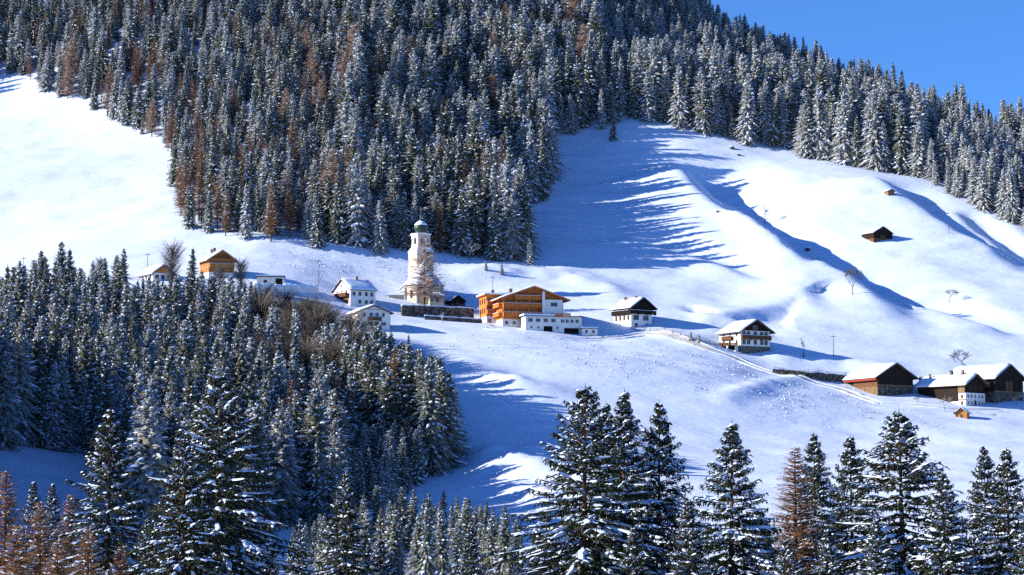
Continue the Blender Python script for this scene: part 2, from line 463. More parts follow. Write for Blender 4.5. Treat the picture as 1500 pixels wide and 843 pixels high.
def make_bare(seed, H, spread, levels=5, r0=None):
    """a leafless broad-leaved tree: trunk and forking limbs"""
    rnd = random.Random(seed)
    trunk, limbs = MB(), MB()
    r0 = r0 or H * 0.016
    def grow(p, d, ln, r, lev):
        e = p + d * ln
        (trunk if lev == levels else limbs).tube(p, e, r, r * .68, 6 if lev == levels else 3, False)
        if lev == 0: return
        for k in range(3 if lev > 1 else 6):
            ax = Vector((rnd.gauss(0, 1), rnd.gauss(0, 1), rnd.gauss(0, .35))).normalized()
            nd = (d + ax * spread * rnd.uniform(.6, 1.2) + Vector((0, 0, .18))).normalized()
            s = rnd.uniform(.45, 1.0) if k else 1.0
            grow(p + d * ln * s, nd, ln * rnd.uniform(.55, .8), max(.03, r * .55), lev - 1)
    grow(Vector((0, 0, -.4)), Vector((rnd.uniform(-.05, .05), rnd.uniform(-.05, .05), 1)).normalized(), H * .34, r0, levels)
    return trunk, limbs
KINDS = {}
def register(kind, parts):                                  # parts: (name, MB, material)
    KINDS[kind] = [(n, mb.mesh(kind + '_' + n, m, False)) for n, mb, m in parts if mb.f]
def plant(kind, name, loc, height_ratio, rz, label, cat, group=None, wide=1.0, tilt=None):
    root = empty(name, loc, rz)
    root.scale = (height_ratio * wide, height_ratio * wide, height_ratio)
    if tilt: root.rotation_euler = (tilt[0], tilt[1], rz)
    for n, me in KINDS[kind]:
        o = link(n, me, root)
        if n in ('snow_load', 'cones', 'crown'): o['kind'] = 'stuff'
    return tag(root, label, cat, group)
NEAR_H = 25.0
for i, (rad, pw) in enumerate(((8.8, .90), (7.6, .84), (9.4, .80), (8.4, .94))):
    t, c, s, cn = make_spruce(100 + i, NEAR_H, rad, 46, 9, 22, True, (.78, .62, .72, .9)[i], pw, .05)
    register('near_spruce%d' % i, [('trunk', t, M_BARK), ('crown', c, M_NEEDLE_NEAR), ('snow_load', s, M_SNOW), ('cones', cn, M_CONE)])
MID_H = 24.0
MID = [(5.4, .60, .55, 0), (4.6, .66, .70, 0), (5.9, .56, .85, 0), (4.7, .62, .85, 1), (5.6, .56, 1.0, 1), (4.9, .72, .6, 0), (3.6, .62, .6, 0), (6.6, .62, .75, 1)]
for i, (rad, pw, sn, fr) in enumerate(MID):
    t, c, s, cn = make_spruce(200 + i, MID_H, rad, 29, 9, 9, False, sn, pw, .04)
    register('spruce%d' % i, [('trunk', t, M_BARK), ('crown', c, M_FROST if fr else M_NEEDLE), ('snow_load', s, M_SNOW)])
for i in range(3):
    t, c, s = make_larch(300 + i, MID_H, (3.4, 3.0, 3.8)[i], 64, 6, 15, .085)
    register('larch%d' % i, [('trunk', t, M_BARK), ('crown', c, M_LARCH), ('snow_load', s, M_SNOW)])
t, c, s = make_larch(310, MID_H, 6.2, 60, 7, 24, .12)
register('frosted_larch', [('trunk', t, M_BARK), ('crown', c, M_LARCHFROST), ('snow_load', s, M_SNOW)])
t, c, s = make_larch(320, MID_H, 3.2, 90, 8, 24, .05)
register('near_larch', [('trunk', t, M_BARK), ('crown', c, M_LARCH), ('snow_load', s, M_SNOW)])
for i in range(2):                                          # dense grey crowns of leafless broad-leaved trees
    t, c, s = make_larch(330 + i, 10.0, (2.6, 3.2)[i], 46, 6, 18, .040, .9, 1)
    register('thicket%d' % i, [('trunk', t, M_BARK), ('crown', c, M_TWIG)])
for i in range(3):
    t, l = make_bare(400 + i, 10.0, (.75, .6, .9)[i], 5)
    register('bare%d' % i, [('trunk', t, M_BARK), ('crown', l, M_TWIG)])
    t, l = make_bare(410 + i, 10.0, (.8, .65, .95)[i], 4, .14)
    register('frosted_bare%d' % i, [('trunk', t, M_BARK), ('crown', l, M_TWIGFROST)])

# ------------------------------------------------------------------ the ground
xs = np.concatenate([-np.geomspace(3500, 312, 34), np.arange(-310, 311, 2.0), np.geomspace(312, 3500, 34)])
ys = np.concatenate([np.linspace(-1500, 140, 24), np.arange(150, 400, 5.0), np.arange(400, 1420, 2.0), np.geomspace(1424, 5000, 40)])
GX, GY = np.meshgrid(xs, ys)
GZ = height(GX, GY)
nx, ny = len(xs), len(ys)
_q = np.arange((ny - 1) * (nx - 1)); _a = (_q // (nx - 1)) * nx + _q % (nx - 1)
gme = bpy.data.meshes.new('ground')
gme.from_pydata(np.stack([GX, GY, GZ], -1).reshape(-1, 3).tolist(), [], np.stack([_a, _a + 1, _a + nx + 1, _a + nx], -1).tolist())
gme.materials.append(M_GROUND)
gme.polygons.foreach_set('use_smooth', [True] * len(gme.polygons))
tag(link('ground', gme), 'snow-covered mountainside with meadows and gullies', 'ground', kind='structure')

# ------------------------------------------------------------------ buildings
M_WHITE = mat('white_plaster', (0.78, 0.77, 0.74), 0.85, 0.1, vary=0.10, vscale=0.6)
M_CREAM = mat('cream_plaster', (0.64, 0.57, 0.44), 0.85, 0.1, vary=0.10, vscale=0.5)
M_ORANGE = mat('larch_boards', (0.70, 0.225, 0.05), 0.7, 0.2, vscale=1.0, color2=(0.42, 0.125, 0.032), stretch=(8, 8, .6))
M_HONEY = mat('honey_boards', (0.48, 0.20, 0.058), 0.7, 0.2, vscale=1.0, color2=(0.32, 0.15, 0.045), stretch=(6, 6, .6))
M_BROWN = mat('brown_boards', (0.16, 0.075, 0.035), 0.8, 0.15, vscale=1.0, color2=(0.09, 0.042, 0.022), stretch=(8, 8, .6))
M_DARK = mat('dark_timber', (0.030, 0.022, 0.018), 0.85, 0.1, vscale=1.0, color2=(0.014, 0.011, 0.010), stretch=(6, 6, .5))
M_WEATHER = mat('weathered_boards', (0.30, 0.21, 0.12), 0.85, 0.1, vscale=1.0, color2=(0.14, 0.085, 0.045), stretch=(5, 5, .4))
M_RED = mat('red_fascia', (0.26, 0.035, 0.025), 0.7, 0.2)
M_ROOF = mat('roof_boards', (0.09, 0.055, 0.035), 0.85, 0.1, vary=0.3, vscale=2.0)
M_STONE = mat('rubble_stone', (0.20, 0.18, 0.155), 0.95, 0.1, vscale=1.6, color2=(0.075, 0.068, 0.062), bump=0.25, bscale=2.2)
M_DARKSTONE = mat('dark_rubble', (0.15, 0.135, 0.115), 0.95, 0.1, vscale=1.1, color2=(0.035, 0.032, 0.03), bump=0.25, bscale=2.0)
M_GLASS = mat('window_glass', (0.025, 0.03, 0.04), 0.12, 0.5)
M_PALEGLASS = mat('pale_lit_glass', (0.55, 0.55, 0.5), 0.4, 0.4)  # pale base colour paints in the light on the top-storey panes
M_FRAME = mat('window_frame_wood', (0.24, 0.15, 0.09), 0.7, 0.2)
M_WFRAME = mat('white_window_frame', (0.7, 0.7, 0.68), 0.6, 0.2)
M_COPPER = mat('green_onion_copper', (0.02, 0.05, 0.035), 0.45, 0.4, vary=0.35, vscale=1.5)
M_BLACK = mat('open_doorway_dark', (0.012, 0.012, 0.014), 0.9, 0.05)
M_GOLD = mat('gilt_cross', (0.6, 0.42, 0.12), 0.35, 0.5)
M_CHIM = mat('chimney_masonry', (0.20, 0.15, 0.12), 0.9, 0.1, vary=0.3, vscale=3.0)
M_POLE = mat('pole_wood', (0.13, 0.10, 0.075), 0.9, 0.1)

def root_at(name, px, py, theta, anchor, D=None):
    """an Empty turned by theta whose local point `anchor` stands on the ground seen at (px, py)"""
    P = ground(px, py) if D is None else at(px, py, D)
    c, s = math.cos(theta), math.sin(theta)
    ax, ay = anchor
    return empty(name, (P[0] - (c * ax - s * ay), P[1] - (s * ax + c * ay), P[2]), theta)
class Face:
    """maps (u, z, out) on a wall to local coordinates"""
    def __init__(s, o, udir, ndir): s.o, s.ud, s.nd = Vector(o), Vector(udir), Vector(ndir)
    def p(s, u, z, out): return s.o + s.ud * u + s.nd * out + Vector((0, 0, z))
    def box(s, mb, u0, u1, z0, z1, o0, o1):
        c = [s.p(u, z, o) for z in (z0, z1) for u, o in ((u0, o0), (u1, o0), (u1, o1), (u0, o1))]
        return mb.add(c, [(0, 3, 2, 1), (4, 5, 6, 7), (0, 1, 5, 4), (1, 2, 6, 5), (2, 3, 7, 6), (3, 0, 4, 7)])
def faces(W, L):
    return {'F': Face((0, 0, 0), (1, 0, 0), (0, -1, 0)), 'L': Face((-W / 2, 0, 0), (0, 1, 0), (-1, 0, 0)), 'R': Face((W / 2, 0, 0), (0, 1, 0), (1, 0, 0))}
def add_window(root, fc, u, z, w, h, frame=None, glass=None, shutters=None, name='window'):
    frame = frame or M_FRAME; glass = glass or M_GLASS
    m = MB(); t = min(.16, w * .16)
    fc.box(m, u - w / 2 - t, u - w / 2, z - h / 2 - t, z + h / 2 + t, -.05, .09)
    fc.box(m, u + w / 2, u + w / 2 + t, z - h / 2 - t, z + h / 2 + t, -.05, .09)
    fc.box(m, u - w / 2, u + w / 2, z + h / 2, z + h / 2 + t, -.05, .09)
    fc.box(m, u - w / 2, u + w / 2, z - h / 2 - t, z - h / 2, -.05, .14)
    if w > .9: fc.box(m, u - .04, u + .04, z - h / 2, z + h / 2, -.04, .07)
    wd = m.build(name, frame, root)
    fc.box(MB(), 0, 0, 0, 0, 0, 0)
    g = MB(); fc.box(g, u - w / 2, u + w / 2, z - h / 2, z + h / 2, -.06, .035); g.build('pane', glass, wd)
    if shutters:
        for sgn in (-1, 1):
            sm = MB(); c = u + sgn * (w / 2 + t + w * .26); fc.box(sm, c - w * .25, c + w * .25, z - h / 2 - .05, z + h / 2 + .05, -.04, .11); sm.build('shutter', shutters, wd)
def add_balcony(root, fc, u0, u1, z, depth, m, rail=1.0, supports=True):
    f = MB(); fc.box(f, u0, u1, z - .22, z - .02, -.03, depth)
    b = f.build('balcony', m, root)
    r = MB(); n = max(4, int((u1 - u0) / .24))
    for i in range(n):
        u = u0 + (u1 - u0) * (i + .5) / n
        fc.box(r, u - .10, u + .10, z, z + rail - .06, depth - .08, depth - .03)
    fc.box(r, u0 - .03, u1 + .03, z + rail - .05, z + rail + .06, depth - .14, depth + .03)
    for uu in (u0, u1 - .06):
        fc.box(r, uu, uu + .06, z, z + rail - .06, 0.0, depth - .15)
    r.build('railing', m, b)
    sn = MB(); fc.box(sn, u0, u1, z + rail + .065, z + rail + .15, depth - .15, depth + .04); sn.build('snow', M_ROOFSNOW, b)
    if supports:
        k = max(2, int((u1 - u0) / 3) + 1)
        for i in range(k):
            u = u0 + .1 + (u1 - u0 - .2) * i / (k - 1)
            s = MB(); fc.box(s, u - .09, u + .09, z - .45, z - .225, -.02, depth * .8); s.build('bracket', m, b)
def gable_roof(root, W, L, he, rise, of, ob, os_, m_board, thick=.24, snow=.5, y0=0.0, x0=0.0, seed=1, barge=None, name='roof'):
    """two slopes with eaves, barge boards and a cushion of snow"""
    tp = rise / (W / 2); We = W / 2 + os_; za = he + rise; ze = za - We * tp
    rf = MB().prism([(x0 - We, ze), (x0, za), (x0 + We, ze), (x0 + We, ze + thick), (x0, za + thick), (x0 - We, ze + thick)][::-1], y0 - of, y0 + L + ob).build(name, m_board, root)
    bb = MB().prism([(x0 - We - .02, ze - .12), (x0, za - .13), (x0 + We + .02, ze - .12), (x0 + We + .02, ze + thick + .03), (x0, za + thick + .04), (x0 - We - .02, ze + thick + .03)][::-1], y0 - of - .07, y0 - of - .003)
    bb.build('bargeboard', barge or m_board, rf)
    rnd = random.Random(seed)
    ny_, nx_ = max(6, int(L / 1.1)), 13
    vs, fs = [], []
    Ws = We + .06
    for j in range(ny_ + 1):
        y = y0 - of - .05 + (L + of + ob + .1) * j / ny_
        endf = 0.35 if j in (0, ny_) else (0.92 if j in (1, ny_ - 1) else 1.0)
        for i in range(nx_):
            q = -1 + 2 * i / (nx_ - 1)
            edge = 0.30 if i in (0, nx_ - 1) else (0.9 if i in (1, nx_ - 2) else 1.0)
            zz = za - abs(q) * Ws * tp + thick + .012
            if abs(q) < .01: zz -= 0.10
            jx = (rnd.random() - .3) * .22 * (1 if q > 0 else -1) if abs(q) > .99 else 0; jy = (rnd.random() - .3) * .22 * (-1 if j == 0 else 1) if j in (0, ny_) else 0
            vs.append((x0 + q * Ws + jx, y + jy, zz - abs(jx) * tp + snow * endf * edge * (1 + .5 * (rnd.random() - .5))))
    k = len(vs)
    for j in range(ny_ + 1):
        y = y0 - of - .05 + (L + of + ob + .1) * j / ny_
        for q in (-1, 0, 1):
            vs.append((x0 + q * Ws, y, za - abs(q) * Ws * tp + thick + .012))
    for j in range(ny_):
        for i in range(nx_ - 1):
            a = j * nx_ + i; fs.append((a, a + 1, a + nx_ + 1, a + nx_))
        fs.append((k + 3 * j, j * nx_, (j + 1) * nx_, k + 3 * j + 3))
        fs.append((j * nx_ + nx_ - 1, k + 3 * j + 2, k + 3 * j + 5, (j + 1) * nx_ + nx_ - 1))
    h = (nx_ - 1) // 2
    for j, fl in ((0, False), (ny_, True)):
        f1 = [k + 3 * j, k + 3 * j + 1] + [j * nx_ + i for i in range(h, -1, -1)]
        f2 = [k + 3 * j + 1, k + 3 * j + 2] + [j * nx_ + i for i in range(nx_ - 1, h - 1, -1)]
        fs += [tuple(f1[::-1] if fl else f1), tuple(f2[::-1] if fl else f2)]
    MB().add(vs, fs).build('snow_cover', M_ROOFSNOW, rf, True)
    return rf, za
def add_chimney(rf, x, y, z0, z1, w=.8, m=None):
    MB().box(x - w / 2, x + w / 2, y - w / 2, y + w / 2, z0, z1).box(x - w / 2 - .08, x + w / 2 + .08, y - w / 2 - .08, y + w / 2 + .08, z1 + .002, z1 + .16).build('chimney', m or M_CHIM, rf)
def gable(root, W, L, he, rise, m, y0=0.0, x0=0.0, name='gable'):
    MB().prism([(x0 - W / 2, he), (x0 + W / 2, he), (x0, he + rise + .06)], y0, y0 + L).build(name, m, root)
def body(root, W, L, z0, z1, m, name='wall', grow=0.0, y0=0.0, x0=0.0):
    return MB().box(x0 - W / 2 - grow, x0 + W / 2 + grow, y0 - grow, y0 + L + grow, z0, z1).build(name, m, root)

# --- white guest house with a dark gable
W, L, TH = 11.8, 12.0, R(30)
h = root_at('white_chalet', 1085, 518.5, TH, (-W / 2, 0))
tag(h, 'white house with dark timber gable and long brown balcony beside a bare poplar', 'house')
body(h, W, L, -3, 2.4, M_STONE, 'stone_base', .06); body(h, W, L, 2.4, 7.5, M_WHITE)
gable(h, W, L, 7.5, 3.4, M_DARK)
rf, za = gable_roof(h, W, L, 7.5, 3.4, 1.3, .8, 1.3, M_BROWN, seed=2)
F = faces(W, L)
for u in (-4.5, -2.7, 0, 2.6, 4.3):
    add_window(h, F['F'], u, 6.5, .95, 1.25); add_window(h, F['F'], u, 3.75, .95, 1.3)
add_window(h, F['F'], 0, 8.6, 1.6, 1.0)
add_window(h, F['F'], -2.5, 1.0, .7, .6); add_window(h, F['F'], 2.8, 1.0, .7, .6)
add_balcony(h, F['F'], -5.8, 5.9, 4.9, 1.1, M_BROWN, .95)
for u in (2.2, 6.0, 9.5):
    add_window(h, F['L'], u, 6.4, .8, 1.2); add_window(h, F['L'], u, 3.7, .8, 1.2)
add_balcony(h, F['L'], 4.2, 9.6, 4.9, 1.0, M_BROWN, .95)
t = MB().box(-W / 2 - 4.6, -W / 2 - .1, 1.0, 9.5, 2.3, 2.55).build('terrace', M_BROWN, h)
r_ = MB()
for i in range(20): r_.box(-W / 2 - 4.6, -W / 2 - 4.5, 1.0 + i * .42, 1.3 + i * .42, 2.56, 3.4)
for i in range(10): r_.box(-W / 2 - 4.5 + i * .42, -W / 2 - 4.2 + i * .42, 1.0, 1.08, 2.56, 3.4)
r_.build('railing', M_BROWN, t)
MB().box(-W / 2 - 4.4, -W / 2 - .1, 3.0, 9.3, -2, 2.29).build('carport', M_BLACK, h)
for x0, x1 in ((1.4, .1), (4.5, 4.1)): MB().box(-W / 2 - x0, -W / 2 - x1, 1.05, 1.55, -2, 2.28).build('carport_post', M_WHITE, h)

# --- house with a black timber top storey
W, L, TH = 8.9, 9.8, R(35)
h = root_at('black_topped_house', 924.5, 481, TH, (-W / 2, 0))
tag(h, 'pale plastered house with black timber top storey and wrap-around balcony', 'house')
body(h, W, L, -3, 5.0, M_WHITE); body(h, W, L, 5.0, 7.3, M_DARK, 'timber_storey', .05)
gable(h, W + .1, L + .1, 7.3, 2.9, M_DARK, -.05)
rf, za = gable_roof(h, W, L, 7.3, 2.9, 1.4, .9, 1.3, M_DARK, seed=3)
F = faces(W, L)
for u in (-2.9, -1.75, 1.2, 2.4): add_window(h, F['F'], u, 3.6, .75, 1.35, M_DARK)
for u in (-3.1, -1.1, .9, 2.9): add_window(h, F['F'], u, 6.6, .8, .8, M_DARK, M_PALEGLASS)
for u in (1.2, 3.4, 5.6, 7.8): add_window(h, F['L'], u, 6.55, .9, .85, M_DARK, M_PALEGLASS); add_window(h, F['L'], u + .3, 3.6, .75, 1.3, M_FRAME)
add_window(h, F['F'], 0, 8.6, .6, .6, M_DARK)
add_window(h, F['F'], 2.2, 1.0, .9, 1.2, M_DARK); add_window(h, F['F'], -2.3, 1.0, .9, 1.2, M_DARK)
add_balcony(h, F['F'], -5.5, 5.5, 5.05, 1.15, M_DARK, .95); add_balcony(h, F['L'], .02, 9.6, 5.05, 1.05, M_DARK, .95)
add_chimney(rf, -.6, 2.2, 9.6, 11.0, .6); add_chimney(rf, -1.3, 7.2, 9.4, 10.9, .7)

# --- the large hay barn
W, L, TH = 13.5, 17.2, R(27)
h = root_at('hay_barn', 1286, 580, TH, (-W / 2, 0))
tag(h, 'large dark barn with red eaves board and a sunlit boarded side', 'barn')
body(h, W, L, -5, 3.3, M_DARKSTONE, 'stone_base'); body(h, W, L, 3.3, 6.3, M_DARK)
gable(h, W, L, 6.3, 3.9, M_DARK)
rf, za = gable_roof(h, W, L, 6.3, 3.9, 1.0, .8, 1.5, M_ROOF, seed=4)
F = faces(W, L)
m = MB(); F['L'].box(m, -.9, L + .7, 4.85, 5.62, 1.30, 1.38); m.build('eaves_board', M_RED, h)
m = MB(); F['L'].box(m, 0, 13.0, 3.0, 5.6, .01, .14); m.build('boarding_or_shade', M_BROWN, h)
for i in range(26):
    m = MB(); g = (i % 5 == 3) * .14; F['L'].box(m, .1 + i * .5, .1 + i * .5 + .40 - g, -.4 + .12 * (i % 3), 2.98, .0, .12); m.build('plank', M_WEATHER, h)
m = MB(); F['F'].box(m, -W / 2, W / 2, 3.28, 3.5, -.02, .10); m.build('beam', M_WEATHER, h)
for i, u in enumerate((-5.2, -3.4, -1.7, 0, 1.7, 3.4, 5.2)):
    m = MB(); F['F'].box(m, u - .1, u + .1, 3.52, 6.25, -.02, .09); m.build('post', M_DARK, h)
for u in (-2.2, 2.4): add_window(h, F['F'], u, 2.1, .7, .5, M_DARK)
m = MB(); F['L'].box(m, 13.2, 16.6, -.5, 4.7, .0, .06); m.build('barn_door', M_BLACK, h)
MB().box(-W / 2 - 1.35, -W / 2 - 1.1, 16.2, 16.45, -2, 5.0).build('prop', M_WHITE, h)

# --- the farmhouse and the barn behind it
W, L, TH = 9.9, 18.5, R(42)
h = root_at('farmhouse', 1414.5, 595, TH, (-W / 2, 0))
tag(h, 'long farmhouse with white lower storeys under dark timber and three chimneys', 'farmhouse')
body(h, W, L, -3, 4.1, M_WHITE); body(h, W, L, 4.1, 6.9, M_DARK, 'timber_storey', .05)
gable(h, W + .1, L + .1, 6.9, 2.9, M_DARK, -.05)
rf, za = gable_roof(h, W, L, 6.9, 2.9, 1.0, .9, 1.3, M_BROWN, seed=5)
F = faces(W, L)
for u in (-3.6, -1.9, 0, 1.9, 3.5):
    add_window(h, F['F'], u, 3.05, .7, .9, M_WFRAME)
    if abs(u) > .1: add_window(h, F['F'], u, 1.0, .7, .9, M_WFRAME)
m = MB(); F['F'].box(m, -.55, .55, -.3, 1.8, -.02, .06); m.build('door', M_BROWN, h)
for u in (-2.4, 0, 2.4): add_window(h, F['F'], u, 5.6, .8, .9, M_BROWN)
m = MB(); F['L'].box(m, .1, 2.6, 4.1, 6.6, .0, .30); m.build('timber_bay', M_WEATHER, h)
for u in (1.3, 6, 9, 12): add_window(h, F['L'], u, 2.9, .7, .9, M_FRAME); add_window(h, F['L'], u, .9, .7, .9, M_FRAME)
m = MB(); F['L'].box(m, .1, 2.6, 1.75, 2.1, .0, .18); m.build('beam', M_WEATHER, h)
m = MB(); F['L'].box(m, 2.7, L - .1, 1.5, 4.1, .0, .10); m.build('boarding_or_shade', M_DARK, h)  # dark sheet painting in the hay barn's cast shadow on the white wall
add_chimney(rf, -.9, 4.0, 9.3, 11.2, .75); add_chimney(rf, -.7, 8.5, 9.3, 11.3, .85, M_DARKSTONE); add_chimney(rf, -2.2, 15.8, 8.6, 10.4, .55)
W, L, TH = 13.8, 20.0, R(40)
h = root_at('farm_barn', 1458, 592, TH, (-W / 2, 0))
tag(h, 'tall black timber barn adjoining the long farmhouse, cut by the picture edge', 'barn')
body(h, W, L, -4, 3.8, M_DARKSTONE, 'stone_base'); body(h, W, L, 3.8, 8.2, M_DARK, 'wall', .05)
gable(h, W + .1, L + .1, 8.2, 4.1, M_DARK, -.05)
rf, za = gable_roof(h, W, L, 8.2, 4.1, .9, .8, 1.2, M_ROOF, seed=6)
F = faces(W, L)
m = MB(); F['F'].box(m, -W / 2 - .1, W / 2 + .1, 3.75, 4.0, -.02, .35); m.build('beam', M_WEATHER, h)
for u in (-5, -2.5, 0, 2.5, 5): m = MB(); F['F'].box(m, u - .12, u + .12, 4.01, 8.1, .0, .16); m.build('post', M_DARK, h)
m = MB(); F['F'].box(m, -1.6, 1.6, 4.05, 7.2, .0, .08); m.build('barn_door', M_BROWN, h)
add_window(h, F['F'], -3.8, 2.0, .8, .6, M_DARK); add_window(h, F['F'], 3.6, 2.0, .8, .6, M_DARK)

# --- small sheds and field huts
def hut(name, label, px, py, th, W, L, he, rise, m, m2=None, door=True, seed=9, cat='hut', snow=.3):
    TH = R(th)
    h = root_at(name, px, py, TH, (-W / 2 if th > 0 else W / 2, 0))
    tag(h, label, cat)
    body(h, W, L, -2.0, he * .45, m2 or m, 'stone_base' if m2 else 'lower_wall'); body(h, W, L, he * .45, he, m, 'wall', .04)
    gable(h, W + .08, L + .08, he, rise, m, -.04)
    gable_roof(h, W, L, he, rise, .6, .4, .55, M_ROOF, .16, snow, seed=seed)
    F = faces(W, L)
    if door:
        d = MB(); F['F'].box(d, -W * .12, W * .12, 0, he * .75, .0, .07); dr = d.build('door', M_BROWN, h)
        d = MB(); F['F'].box(d, W * .07, W * .09, he * .35, he * .39, .075, .13); d.build('handle', M_DARK, dr)
    for i in range(9):                                       # log ends stand out at the corners
        for sx in (-1, 1):
            d = MB(); d.box(sx * (W / 2 - .02) - .11, sx * (W / 2 - .02) + .11, -.28, -.05, he * .1 * i + .06, he * .1 * i + .06 + he * .065); d.build('log_end', m, h)
    return h
hut('field_hut', 'dark log hay hut alone on the sunlit upper meadow', 1280, 357, 28, 9.0, 8.0, 4.1, 2.4, M_DARK, M_BROWN, seed=11)
hut('meadow_hut', 'tiny grey log hut high on the meadow below the forest edge', 1301, 287, 25, 2.8, 2.6, 2.0, .6, M_WEATHER, seed=12, door=False)
hut('garden_shed', 'little orange wooden shed with snowy roof below the white farmhouse front', 1416.5, 614, -24, 3.4, 3.0, 1.9, 1.3, M_HONEY, seed=13)
hut('churchyard_shed', 'small shed with shaded snowy roof right behind the churchyard wall', 660, 449, 24, 5.2, 5.5, 2.0, 1.8, M_DARK, M_DARKSTONE, seed=14, cat='shed')

# --- the honey-coloured chalet and the low house beside it
W, L, TH = 9.0, 9.4, R(26)
h = root_at('timber_chalet', 305.5, 408, TH, (-W / 2, 0))
tag(h, 'honey-coloured timber chalet rising above the wood, two chimneys on its snowy roof', 'chalet')
body(h, W, L, -4, 2.2, M_WHITE, 'plaster_base'); body(h, W, L, 2.2, 6.6, M_HONEY, 'wall', .04)
gable(h, W + .08, L + .08, 6.6, 2.9, M_HONEY, -.04)
rf, za = gable_roof(h, W, L, 6.6, 2.9, 1.3, .8, 1.2, M_HONEY, seed=7)
F = faces(W, L)
add_balcony(h, F['F'], -4.4, 4.4, 4.1, 1.1, M_HONEY, .95)
m = MB(); F['F'].box(m, -3.0, 3.0, 7.0, 7.5, .0, .9); m.build('loggia_beam', M_BROWN, h)
for u in (-3.2, -1.1, 1.1, 3.2): add_window(h, F['F'], u, 5.7, .9, 1.2, M_BROWN); add_window(h, F['F'], u, 3.2, .9, 1.1, M_BROWN)
add_window(h, F['F'], 0, 7.9, 1.0, .8, M_BROWN)
for u in (2, 4.7, 7.4): add_window(h, F['L'], u, 5.2, .9, 1.1, M_BROWN); add_window(h, F['L'], u, 3.0, .9, 1.0, M_BROWN)
add_chimney(rf, -1.6, 5.6, 8.8, 10.4, .6); add_chimney(rf, -1.0, 4.6, 9.0, 10.8, .8)
W, L, TH = 7.4, 10.5, R(35)
h = root_at('low_house', 224, 413, TH, (-W / 2, 0))
tag(h, 'low house with brown gable half hidden behind treetops, beside a pole', 'house')
body(h, W, L, -4, 3.0, M_WHITE); gable(h, W, L, 3.0, 2.6, M_ORANGE)
rf, za = gable_roof(h, W, L, 3.0, 2.6, 1.0, .6, 1.0, M_BROWN, seed=8)
F = faces(W, L)
for u in (-2.2, 0, 2.2): add_window(h, F['F'], u, 1.6, .9, 1.1, M_BROWN)
for u in (2, 5, 8): add_window(h, F['L'], u, 1.6, .9, 1.0, M_BROWN)
# flat garage and its snowy forecourt wall
h = root_at('flat_garage', 376, 419, R(6), (-4.6, 0))
tag(h, 'flat-roofed pale garage with one black open doorway beside the timber chalet', 'garage')
body(h, 9.2, 6, -3, 3.0, M_WHITE); MB().box(-4.9, 4.9, -.5, 6.2, 3.0, 3.25).build('roof', M_DARK, h)
MB().box(-4.9, 4.95, -.52, 6.2, 3.254, 3.6).build('snow_cover', M_ROOFSNOW, h)
MB().box(1.7, 3.9, -.08, .1, -.2, 2.5).build('doorway', M_BLACK, h); MB().box(-2.4, -1.2, -.06, .1, 1.0, 2.0).build('window', M_GLASS, h)
def wall_run(name, label, pts, hgt, thick, m, snow, cat='wall', stones=0, seed=1, below=2.5):
    P = [ground(*p) for p in pts]
    root = empty(name, P[0]); tag(root, label, cat)
    w, s = MB(), MB(); rnd = random.Random(seed)
    for a, b in zip(P[:-1], P[1:]):
        a, b = Vector(a), Vector(b); d = (b - a); ln = math.hypot(d.x, d.y); n = max(1, int(ln / 1.6))
        nrm = Vector((-d.y, d.x, 0)).normalized() * thick / 2
        for i in range(n):
            p, q = a + d * (i / n), a + d * ((i + 1) / n)
            for mb, z0, z1, g in ((w, -below, hgt + rnd.uniform(-.12, .12), 1.0), (s, hgt + .14, hgt + .14 + snow * rnd.uniform(.7, 1.3), 1.12)):
                c = [p - nrm * g, q - nrm * g, q + nrm * g, p + nrm * g]
                mb.add([v + Vector((0, 0, z0)) - Vector(P[0]) for v in c] + [v + Vector((0, 0, z1)) - Vector(P[0]) for v in c],
                       [(0, 3, 2, 1), (4, 5, 6, 7), (0, 1, 5, 4), (1, 2, 6, 5), (2, 3, 7, 6), (3, 0, 4, 7)])
    w.build('masonry', m, root)
    s.build('snow_cover', M_ROOFSNOW, root)
    return root
wall_run('forecourt_wall', 'snow-capped retaining wall below the flat garage', [(372, 428), (466, 430)], 1.9, .8, M_WHITE, .7)
wall_run('churchyard_wall', 'dark stone churchyard wall in front of the church', [(588, 463), (620, 464), (694, 467)], 3.3, .9, M_DARKSTONE, .25, seed=2)
wall_run('terrace_wall', 'low dark stone wall between the churchyard and the orange hotel', [(622, 469), (706, 474)], 1.1, .7, M_DARKSTONE, .3, seed=3)
wall_run('roadside_wall', 'dark dry-stone roadside wall running up to the large barn', [(1132, 548), (1180, 553), (1240, 558)], 1.6, .8, M_DARKSTONE, .28, seed=4)
wall_run('farmyard_wall', 'short dry-stone wall between the large barn and the farmhouse', [(1346, 560), (1378, 563)], 1.4, .8, M_DARKSTONE, .25, seed=5)

# --- white house near the church, gable to the sun
W, L, TH = 11.2, 9.8, R(-56)
h = root_at('white_gabled_house', 513, 449, TH, (W / 2, 0))
tag(h, 'white house with sunlit gable and brown lower balcony beside the church', 'house')
body(h, W, L, -4, 5.6, M_WHITE); gable(h, W, L, 5.6, 3.6, M_WHITE)
rf, za = gable_roof(h, W, L, 5.6, 3.6, .5, .5, .6, M_ROOF, seed=15)
F = faces(W, L)
for u in (1.4, 3.7, 6.2, 8.3): add_window(h, F['R'], u, 4.1, .8, 1.05)
for u in (3.7, 6.2, 8.3): add_window(h, F['R'], u, 1.5, .8, 1.0)
add_balcony(h, F['F'], -4.2, 4.6, 3.4, 1.3, M_BROWN, 1.0)
m = MB(); F['F'].box(m, -4.2, 4.6, .6, 3.1, .0, .12); m.build('boarding_or_shade', M_BROWN, h)
add_window(h, F['F'], 0, 7.2, .5, .9)
for u in (-3, 0, 3): add_window(h, F['F'], u, 4.7, .8, 1.1)
